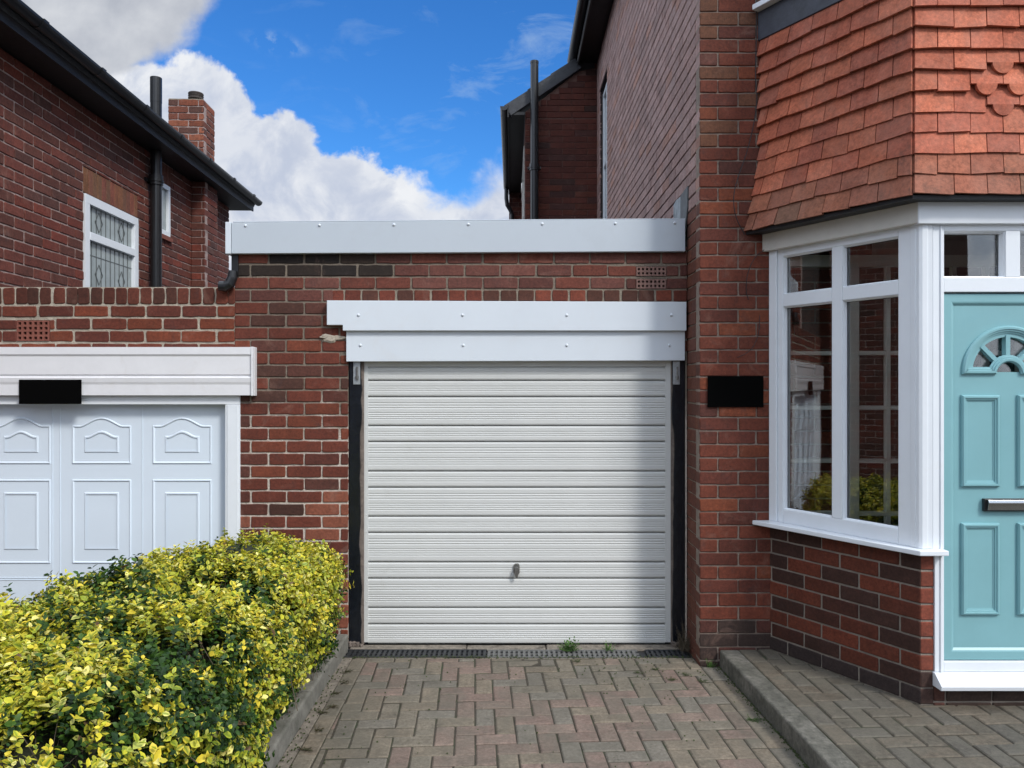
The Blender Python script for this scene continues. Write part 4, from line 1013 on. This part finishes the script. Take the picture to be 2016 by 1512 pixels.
# end return (far wall, turned away) — simple brick
WG = Fr((-4.95, -4.2, 0), (0, 1, 0), (0, 0, 1), (1, 0, 0))
bricks(WG, 0, 4.1, 0, 5.6, lh, 'front_wing_wall', M_brick_left, pal=pal_left, bz=.0, seed=58, joint=.011, mm=M_mortar_rose, mortar_name='front_wing_joints')
mb = MB(); mb.box(WORLD, -9, -5.06, 0, 5.6, .1, 4.2); mb.build('front_wing_core', M_dark, lh)
# leaded window
def leaded(fr, a0, a1, b0, b1, c, parent, tr):
    mb = MB(); fw = .075
    mb.box(fr, a0, a1, b0, b0+fw, c-.06, c); mb.box(fr, a0, a1, b1-fw, b1, c-.06, c); mb.box(fr, a0, a0+fw, b0+fw, b1-fw, c-.06, c); mb.box(fr, a1-fw, a1, b0+fw, b1-fw, c-.06, c)
    mb.box(fr, a0+fw, a1-fw, tr-.035, tr+.035, c-.06, c+.002)
    o = mb.build('window', M_white, parent, .004); o['label'] = 'white framed window with leaded diamond glazing'
    for q0, q1 in ((b0+fw, tr-.035), (tr+.035, b1-fw)):
        q = MB(); q.box(fr, a0+fw, a1-fw, q0, q1, c-.04, c-.034); q.build('pane', M_glass_obs, o)
        q = MB(); n = 10; wd = (a1-a0-2*fw)/n
        for k in range(1, n): x = a0+fw+wd*k; q.box(fr, x-.003, x+.003, q0, q1, c-.034, c-.030)
        zc = (q0+q1)/2+(.04 if q1-q0 > .35 else 0)
        zz = [zc-.13, zc+.13] if q1-q0 < .35 else [q1-.12, q1-.42]
        for z in zz: q.box(fr, a0+fw, a1-fw, z-.003, z+.003, c-.034, c-.031)
        for kx in (2, 7):
            x = a0+fw+wd*(kx+.5)
            for z in ([zc] if q1-q0 < .35 else [q1-.27, q1-.57]):
                for s in (-1, 1):
                    for t in (-1, 1):
                        q.prism(fr, [(x+s*.06, z-.004*t), (x, z+t*.085), (x, z+t*.085+.008*t), (x+s*.068, z)], -1e-4+c-.031, c-.028)
        q.build('leading', mat('lead came', (.09, .10, .10), .6), o)
leaded(LF, WN[0]+.005, WN[1]-.005, WN[2], WN[3]-.005, .012, lh, 2.985)
o = window(LF, WN2[0], WN2[1], WN2[2], WN2[3]+.0, .015, lh, .05, glass=M_glass_obs); o['label'] = 'narrow white window beside the soil pipe'
# eaves
mb = MB(); mb.box(LF, -.5, 5.33, 4.07, 4.10, -.4, .24); mb.build('soffit', M_blackm, lh)
mb = MB(); mb.box(LF, -.5, 5.33, 4.06, 4.20, .24, .258); mb.build('eaves_board', M_blackm, lh)
mb = MB(); g0 = LF.p(-.5, 4.205, .315); g1 = LF.p(5.36, 4.195, .315); gutter(mb, g0, g1, .055)
for k in range(7):
    p = LF.p(.2+k*.8, 4.2, .315); q = [LF.p(.2+k*.8+s, 4.207, .315) for s in (-.03, .03)]
    gutter(mb, q[0], q[1], .062)
mb.build('gutter', M_black, lh)
SLF = Fr(LF.o, LF.n, LF.w, -LF.u)                 # a = out, b = up, c = towards street
mb = MB(); mb.prism(SLF, [(.30, 4.21), (.25, 4.12), (-3.4, 6.7), (-3.4, 6.82)], -5.36, .5); mb.build('roof', M_slate, lh, .004)
def clad(parent):     # roof tile courses along the edge (seen from a step aside)
    mb = MB(); sl = Vector((-3.65, 2.6)).normalized()
    for k in range(10):
        p = Vector((.30, 4.215))+sl*(k*.3); q = p+sl*.32; nn = Vector((-sl.y, sl.x))*-1
        mb.prism(SLF, [tuple(p), tuple(q), tuple(q+nn*.012), tuple(p+nn*.03)], -5.38, .5)
    mb.build('roof_tiles', M_slate, parent)
clad(lh)
# stack
SX0 = -.02
stx = [LF.p(CB[0]+.05, 0, -.455), LF.p(CB[0]+.05, 0, -.045), LF.p(CB[1]-.02+.02, 0, -.045)]
s_near = wl(9.1)
SK1 = Fr(LF.p(s_near, 0, -.385), LF.n, LF.w, -LF.u); SK2 = Fr(LF.p(s_near, 0, .028), LF.u, LF.w, LF.n)
pal_st = lambda r, a, b, k: jit(r, r.choice([(.27, .085, .05), (.22, .075, .05), (.13, .06, .05), (.29, .10, .06)]), .75, 1.2)
bricks(SK1, 0, .413, 4.2, 5.12, lh, 'chimney_stack', M_stack, pal=pal_st, bz=5.12, seed=61, joint=.012, mm=M_mortar_rose, mortar_name='stack_joints', rough=1.6)
bricks(SK2, .001, .39, 4.0, 5.12, lh, 'chimney_stack', M_stack, pal=pal_st, bz=5.12, seed=62, joint=.012, mm=M_mortar_rose, ma=(.012, 0), mortar_name='stack_joints', rough=1.6)
mb = MB(); mb.box(SK1, .01, .40, 4.2, 5.112, -.385, -.1); mb.box(SK1, .005, .405, 5.112, 5.125, -.385, -.002); mb.build('stack_core', M_mortar, lh)
pc = SK1.p(.27, 5.12, -.15)
mb = MB(); mb.lathe(pc, [(.085, 0), (.078, .03)], 18); mb.build('pot_bed', M_potc, lh, smooth=True)
mb = MB(); mb.lathe(pc, [(.07, .02), (.07, .05), (.088, .052), (.088, .07), (.082, .073), (.090, .09), (.082, .095), (.090, .115), (.086, .125), (.06, .125), (.06, .09)], 20); mb.build('chimney_pot', M_pot, lh)
mb = MB()
for k in range(3): mb.prism(SK1, [(.14+k*.11, 4.45-k*.07), (.27+k*.11, 4.46-k*.07), (.24+k*.11, 4.36-k*.07)], .0, .012)
mb.build('stepped_flashing', M_copper, lh)
# soil pipe
pp = LF.p(wl(7.665), 0, .075)
mb = MB(); q = lambda z: (pp.x, pp.y, z)
mb.tube([q(2.1), q(4.70)], .054, 18); mb.tube([q(4.55), q(4.80)], .056, 18); mb.tube([q(3.72), q(3.82)], .066, 18); mb.tube([q(3.75), q(3.77)], .074, 18)
mb.box(LF, wl(7.665)-.10, wl(7.665)+.10, 3.745, 3.775, .0, .02); o = mb.build('soil_pipe', M_black, lh); o['label'] = 'black soil pipe rising past the eaves'

# ------------------------------------------------------------ hedge
def build_hedge():
    root = thing('hedge', 'clipped yellow and green variegated privet hedge along the left kerb of the driveway', 'hedge', (-1.5, -2, 0))
    X0h, X1h, Y0h, Y1h = -2.02, -1.07, -4.6, -.20
    def nz(P, s, seed):
        r = np.random.default_rng(seed); v = np.zeros(len(P))
        for k in range(7):
            d = r.normal(size=3); d /= np.linalg.norm(d); ph = r.uniform(0, 6.28); f_ = s*r.uniform(.6, 1.8)
            v += np.sin(P @ d*f_+ph)
        return v/3.2
    def top(P):
        y = P[:, 1]; x = P[:, 0]
        return .800-.085*np.clip((y+2.2)/1.6, -.2, 1)+.02*nz(P*[1, 1, 0], 5, 3)+.085*np.exp(-((y+2.5)/.5)**2)*np.clip((-1.3-x)/.5, 0, 1)
    def sdf(P):
        zt = top(P); cx, cy = (X0h+X1h)/2, (Y0h+Y1h)/2; hx, hy = (X1h-X0h)/2, (Y1h-Y0h)/2
        bul = .045*nz(P, 4.5, 9)+.03*nz(P, 9, 5)+.036*nz(P, 20, 6)+.014*nz(P, 42, 8)
        bulge = .045*np.exp(-((P[:, 2]-.50)/.28)**2)*(1)
        foot = .13*np.clip((.32-P[:, 2])/.3, 0, 1)
        rr = .20
        qx = np.abs(P[:, 0]-cx)-hx+rr-bulge+foot; qy = np.abs(P[:, 1]-cy)-hy+rr; qz = np.abs(P[:, 2]-(zt/2))-(zt/2)+rr
        q = np.stack([qx, qy, qz], 1); out = np.linalg.norm(np.maximum(q, 0), axis=1)+np.minimum(q.max(1), 0)-rr
        return out-bul
    def grad(P):
        e = .01; g_ = np.stack([sdf(P+np.eye(3)[k]*e)-sdf(P-np.eye(3)[k]*e) for k in range(3)], 1)
        return g_/np.maximum(np.linalg.norm(g_, axis=1, keepdims=True), 1e-6)
    rg = np.random.default_rng(4)
    N = 1500000
    P = rg.uniform([X0h-.15, Y0h, .02], [X1h+.2, Y1h+.1, 1.05], size=(N, 3))
    s = sdf(P)
    hole = nz(P, 11, 21)*.5+nz(P, 23, 22)*.5
    dep = -.02-.05*(hole > .65)
    keep = (s < .012+.02*(rg.random(N) < .06)) & (s > -.11+dep*0)
    prob = np.where(s > -.045, .55, .20)*np.where(hole > .25, .22, 1.0)*np.where(hole < -.3, 1.35, 1.)
    # fewer on the far side that never shows much, fewer near street end
    prob *= np.where((P[:, 0] < -1.95) & (P[:, 2] < .6), .25, 1)*np.where(P[:, 1] < -3.6, .35, 1)
    # ground clearance above the kerb
    keep &= ~((P[:, 0] > -1.19) & (P[:, 2] < .13))
    P = P[keep & (rg.random(N) < prob*.37)]; s = sdf(P); G = grad(P); n = len(P)
    up = np.array([0, 0, 1.])
    axis = G*.75+up*.65+rg.normal(size=(n, 3))*.42; axis /= np.linalg.norm(axis, axis=1, keepdims=True)
    # sprigs
    patch = nz(P, 3.6, 31)*.6+nz(P, 8, 32)*.45+nz(P*[1, 1, .4], 17, 33)*.25
    patch = patch + np.clip((P[:, 2]-.45)*1.2, -.6, .28) + np.where(P[:, 1] > -1.4, .25, 0)+.05
    side = G[:, 0] > .6
    patch -= .22*np.exp(-((P[:, 1]+2.35)/.42)**2)*np.exp(-((P[:, 2]-.55)/.28)**2)*side
    patch -= .25*np.exp(-((P[:, 1]+1.35)/.35)**2)*np.exp(-((P[:, 0]+1.45)/.3)**2)*(~side)
    VV_, FF_, CC_ = [], [], []; base = 0
    GREEN = np.array([(.024, .062, .012), (.034, .085, .012), (.055, .115, .014), (.018, .048, .014)])
    EDGE_Y = np.array([(.74, .58, .045), (.84, .68, .07), (.66, .57, .04), (.86, .78, .24), (.60, .57, .04)])
    LIME = np.array([(.30, .40, .03), (.38, .46, .04), (.20, .31, .03)])
    def rot(v, ax, a):
        c, s_ = np.cos(a)[:, None], np.sin(a)[:, None]; return v*c+np.cross(ax, v)*s_+ax*(np.sum(ax*v, 1)[:, None])*(1-c)
    ref = np.cross(axis, rg.normal(size=(n, 3))); ref /= np.linalg.norm(ref, axis=1, keepdims=True)
    size = np.clip(np.exp(rg.normal(size=n)*.20), .6, 1.45)
    kind_y = patch+.6*nz(P, 30, 35)+rg.normal(size=n)*.38+.03
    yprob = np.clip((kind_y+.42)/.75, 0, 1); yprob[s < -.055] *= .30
    isy = rg.random(n) < yprob; lime = rg.random(n) < .28+.25*(P[:, 2] < .5)
    pairs = 5
    stemL = .078*size
    for p_ in range(pairs):
        for sd_ in (0, 1):
            t = (p_+.6)/pairs; O = P+axis*(stemL*t)[:, None]
            ang = np.full(n, p_*math.pi/2+sd_*math.pi)+rg.normal(size=n)*.3
            out = rot(ref, axis, ang)
            lift = .25+.35*t+rg.normal(size=n)*.18
            D = out+axis*lift[:, None]; D /= np.linalg.norm(D, axis=1, keepdims=True)
            Nn = axis-D*np.sum(axis*D, 1)[:, None]; Nn /= np.maximum(np.linalg.norm(Nn, axis=1, keepdims=True), 1e-6)
            S = np.cross(D, Nn); tw = rg.normal(size=n)*.35
            S2 = S*np.cos(tw)[:, None]+Nn*np.sin(tw)[:, None]; N2 = Nn*np.cos(tw)[:, None]-S*np.sin(tw)[:, None]
            L = .0232*size*(1-.22*t*(p_ == pairs-1))*rg.uniform(.75, 1.2, n); Wd = L*.30*rg.uniform(.85, 1.2, n)
            L = L[:, None]; Wd = Wd[:, None]; fold = .35
            b = O; m1 = O+D*L*.36; m2 = O+D*L*.72-N2*L*.05; tip = O+D*L-N2*L*(.14+rg.normal(size=(n, 1))*.10)
            l1 = m1+S2*Wd+N2*Wd*fold; r1 = m1-S2*Wd+N2*Wd*fold; l2 = m2+S2*Wd*.78+N2*Wd*fold*.6; r2 = m2-S2*Wd*.78+N2*Wd*fold*.6
            verts = np.stack([b, m1, m2, tip, l1, r1, l2, r2], 1).reshape(-1, 3)
            fb = np.array([[0, 1, 4, 4], [0, 5, 1, 1]])
            quads = np.array([[1, 2, 6, 4], [1, 5, 7, 2]]); tris = np.array([[0, 1, 4], [0, 5, 1], [2, 3, 6], [2, 7, 3]])
            idx = (np.arange(n)*8+base)[:, None, None]
            VV_.append(verts); FF_.append(((idx+quads[None]).reshape(-1, 4), (idx+tris[None]).reshape(-1, 3)))
            base += n*8
            gi = GREEN[rg.integers(0, 4, n)]; yi = EDGE_Y[rg.integers(0, 5, n)]; li = LIME[rg.integers(0, 3, n)]
            edge = np.where(isy[:, None], np.where(lime[:, None], li*.6+yi*.4, yi), gi)
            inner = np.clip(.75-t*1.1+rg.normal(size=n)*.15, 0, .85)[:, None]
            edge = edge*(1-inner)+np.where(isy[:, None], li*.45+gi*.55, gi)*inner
            dead = rg.random(n) < .012
            edge[dead] = np.array([.16, .10, .05])
            varg = rg.random(n) < .55
            mid = np.where(isy[:, None] & varg[:, None], gi*.4+li*.6, edge*.92)
            j = rg.uniform(.8, 1.15, n)[:, None]; edge = edge*j; mid = mid*j*.9
            vc = np.stack([mid, mid, mid, edge*.6+mid*.4, edge, edge, edge, edge], 1).reshape(-1, 3); CC_.append(vc)
    V_ = np.concatenate(VV_); VC = np.concatenate(CC_)
    V_ -= np.array(root['_w'])
    quads = np.concatenate([a for a, b in FF_]); tris = np.concatenate([b for a, b in FF_])
    me = bpy.data.meshes.new('foliage'); me.vertices.add(len(V_)); me.vertices.foreach_set('co', V_.astype(np.float32).ravel())
    loops = np.concatenate([quads.ravel(), tris.ravel()]); me.loops.add(len(loops)); me.loops.foreach_set('vertex_index', loops.astype(np.int32))
    tot = np.concatenate([np.full(len(quads), 4), np.full(len(tris), 3)]); st_ = np.concatenate([[0], np.cumsum(tot)[:-1]])
    me.polygons.add(len(tot)); me.polygons.foreach_set('loop_start', st_.astype(np.int32)); me.polygons.foreach_set('loop_total', tot.astype(np.int32))
    ca = me.color_attributes.new('Col', 'FLOAT_COLOR', 'POINT'); ca.data.foreach_set('color', np.hstack([VC, np.ones((len(VC), 1))]).astype(np.float32).ravel())
    me.materials.append(M_leaf); me.update(calc_edges=True); me.validate()
    o = bpy.data.objects.new('foliage', me); C.objects.link(o); o.parent = root
    print('hedge sprigs', n, 'leaves', n*8)
    # twigs
    mb = MB(); ii = rg.choice(n, 2600, replace=False)
    for i in ii:
        p = P[i]; a = Vector(p+axis[i]*.05); d = Vector(-axis[i]*.8+rg.normal(size=3)*.35-np.array([0, 0, .5])); b_ = a+d.normalized()*rg.uniform(.12, .28)
        if b_.z < .03: b_.z = .03
        m_ = (a+b_)/2+Vector(rg.normal(size=3)*.012); mb.tube([a, m_, b_], [.0008, .0014, .0022], 4, cap=False)
    for k in range(60):
        y = rg.uniform(Y0h, Y1h); x = rg.uniform(-1.85, -1.25); p0 = Vector((x, y, .0)); 
        for q in range(3):
            e_ = p0+Vector((rg.uniform(-.25, .25), rg.uniform(-.25, .25), rg.uniform(.4, .75))); mb.tube([p0, (p0+e_)/2+Vector((rg.uniform(-.03, .03), rg.uniform(-.03, .03), 0)), e_], [.010, .007, .003], 6, cap=False)
    mb.build('stems', M_twig, root)
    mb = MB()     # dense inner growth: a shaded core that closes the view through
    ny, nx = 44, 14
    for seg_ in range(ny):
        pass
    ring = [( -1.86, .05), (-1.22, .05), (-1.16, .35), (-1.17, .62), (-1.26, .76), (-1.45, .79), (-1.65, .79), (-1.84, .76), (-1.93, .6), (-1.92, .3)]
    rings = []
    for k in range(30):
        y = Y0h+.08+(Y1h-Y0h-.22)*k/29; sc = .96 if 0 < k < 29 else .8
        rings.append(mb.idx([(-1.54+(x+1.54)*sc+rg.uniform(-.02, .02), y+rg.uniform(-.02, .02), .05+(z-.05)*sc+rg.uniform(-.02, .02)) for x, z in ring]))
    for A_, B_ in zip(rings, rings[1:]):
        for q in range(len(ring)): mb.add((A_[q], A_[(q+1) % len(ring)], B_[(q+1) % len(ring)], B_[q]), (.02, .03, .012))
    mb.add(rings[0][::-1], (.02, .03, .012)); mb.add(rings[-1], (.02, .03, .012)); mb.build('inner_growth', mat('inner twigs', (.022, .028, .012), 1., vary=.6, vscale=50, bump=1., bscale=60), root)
build_hedge()

# ------------------------------------------------------------ weeds
def weed(x, y, z, r, n, label, cols, name='weed', group=None, flat=False):
    rr = random.Random(int(x*1000)+int(y*77)); mb = MB()
    for k in range(n):
        a = rr.uniform(0, 6.283); l = r*rr.uniform(.4, 1); el = rr.uniform(.05, .5) if flat else rr.uniform(.25, 1.3)
        d = Vector((math.cos(a)*math.cos(el), math.sin(a)*math.cos(el), math.sin(el))); s = d.cross(Vector((0, 0, 1))).normalized()
        b = Vector((x, y, z))+Vector((rr.uniform(-.4, .4)*r, rr.uniform(-.3, .3)*r, 0)); c = rr.choice(cols)
        mb.tube([b, b+d*l*.6, b+d*l*.9-Vector((0, 0, .1*l))], [.0010, .0009, .0006], 4, c, cap=False)
        for q in range(3 if not flat else 2):
            t = .45+.25*q; p = b+d*l*t; w_ = r*.13*rr.uniform(.7, 1.2); ll = r*.24*rr.uniform(.8, 1.3); sg = 1 if q % 2 else -1
            dd = (d+s*sg*.8*(q < 2)).normalized(); ss = dd.cross(Vector((0, 0, 1))).normalized()
            mb.face([p, p+dd*ll*.5+ss*w_*.5+Vector((0, 0, .12*ll)), p+dd*ll-Vector((0, 0, .1*ll)), p+dd*ll*.5-ss*w_*.5+Vector((0, 0, .12*ll))], c)
    return tag(mb.build(name, M_leaf), label, 'weed', group)
GR = [(.07, .16, .03), (.10, .20, .04), (.05, .12, .025)]; BR = [(.08, .065, .03), (.06, .07, .03), (.05, .04, .025)]
weed(.375, -.08, 0, .075, 60, 'larger green weed tuft growing between drain and garage door', GR)
weed(.625, -.08, 0, .05, 28, 'smaller green weed tuft to the right of the larger one by the drain', GR)
weed(1.205, -.37, 0, .045, 22, 'small green weed in the corner of the brick pier and raised kerb', GR)
weed(1.24, -1.10, 0, .045, 26, 'dark green weed at the foot of the right kerb', [(.04, .08, .02), (.06, .10, .03)], flat=True)
weed(1.30, -1.66, 0, .05, 26, 'brownish green weed low against the right kerb near the camera', BR+GR[:1], flat=True)
for x, y in ((-.985, -.46), (-.975, -.78), (-.965, -.62), (-.99, -1.02), (-.96, -1.22), (-.97, -1.42), (-.955, -.95)):
    rk_ = sorted((-.46, -.78, -.62, -1.02, -1.22, -1.42, -.95), reverse=True).index(y)
    nm = ['first (farthest)', 'second', 'third', 'fourth', 'fifth', 'sixth', 'nearest'][rk_]
    weed(x, y, .002, .038, 20, nm+' brown weed in the row beside the left kerb, counted from the garage', BR, group='brown weeds along the left kerb joints', flat=True)
for x, y, nm in ((.86, -.42, 'farthest from the kerb, right of centre'), (.93, -.57, 'between two others, a little nearer the camera'), (1.03, -.50, 'just left of the pier foot'), (1.10, -.60, 'closest to the right kerb'), (.75, -.47, 'leftmost of the pier group'), (.40, -.28, 'alone below the large green tuft')):
    weed(x, y, .002, .034, 16, 'tiny creeping paving weed '+nm, [(.06, .075, .03), (.07, .09, .035)], group='creeping weeds in the paving by the pier', flat=True)
# moss and litter in joints
mb = MB(); rr = random.Random(3)
for k in range(1500):
    t = rr.random()
    if t < .16: x = -1.06+abs(rr.gauss(0, .03)); y = rr.uniform(-3, -.2)
    elif t < .6: y = rr.uniform(-3, -.36); x = kerbx(y)-abs(rr.gauss(0, .02)); 
    elif t < .85: x = rr.uniform(-1.0, 1.12); y = -.205+rr.gauss(0, .012)
    elif t < .90: x = rr.gauss(.9, .25); y = rr.gauss(-.45, .15)
    else: x = rr.uniform(-1, 1.1); y = rr.uniform(-2, -.2)
    if x > 1.13 and y > -.36: continue
    if x > kerbx(y)-.004: continue
    s = rr.uniform(.0015, .0045); a = rr.uniform(0, 3)
    mb.slab(GF, [(x+s*math.cos(a+q*1.257), y+s*math.sin(a+q*1.257)) for q in range(5)], 0, .003+s*.5, s*.3, .001, (1, 1, 1))
o = mb.build('moss', M_moss); o['kind'] = 'stuff'; o['label'] = 'moss and grit in the paving joints'; o['category'] = 'moss'
# dead growth in the corner by the right post
mb = MB()
for k in range(160):
    b = Vector((1.135-abs(rr.gauss(0, .03)), -.02-abs(rr.gauss(0, .05)), .005)); e = b+Vector((rr.gauss(0, .03), rr.gauss(-.01, .025), rr.uniform(.02, .20)*rr.random()+.01)); mb.tube([b, (b+e)/2+Vector((rr.gauss(0, .01), 0, 0)), e], [.0014, .001, .0006], 4, cap=False)
tag(mb.build('dead_growth', M_twig), 'dry dead growth in the corner between right door post and brick pier', 'weed')

# ------------------------------------------------------------ houses across the street (seen only in the window reflections)
oh = thing('brick_house', 'brick terrace across the street behind the viewer', 'house', (0, -24, 0))
OFc = Fr((0, -24, 0), (-1, 0, 0), (0, 0, 1), (0, 1, 0))
mb = MB(); mb.box(OFc, -16, 16, -.06, 7.2, -6, 0); mb.build('wall', mat('far brick', (.16, .07, .05), .9, vary=.3, vscale=3), oh)
mb = MB(); mb.prism(Fr((0, -24, 0), (0, 1, 0), (0, 0, 1), (1, 0, 0)), [(.4, 7.1), (-3, 9.6), (-6.4, 7.1)], -16, 16); mb.build('roof', M_slate, oh)
for k in range(6):
    for z in (1.0, 4.4):
        x = -13+k*5; window(OFc, x, x+1.8, z, z+1.5, .03, oh, .09, mull=(x+.9,), trans=(z+1.05,), glass=M_glass_obs)

for o in list(bpy.data.objects):
    if '_w' in o: del o['_w']
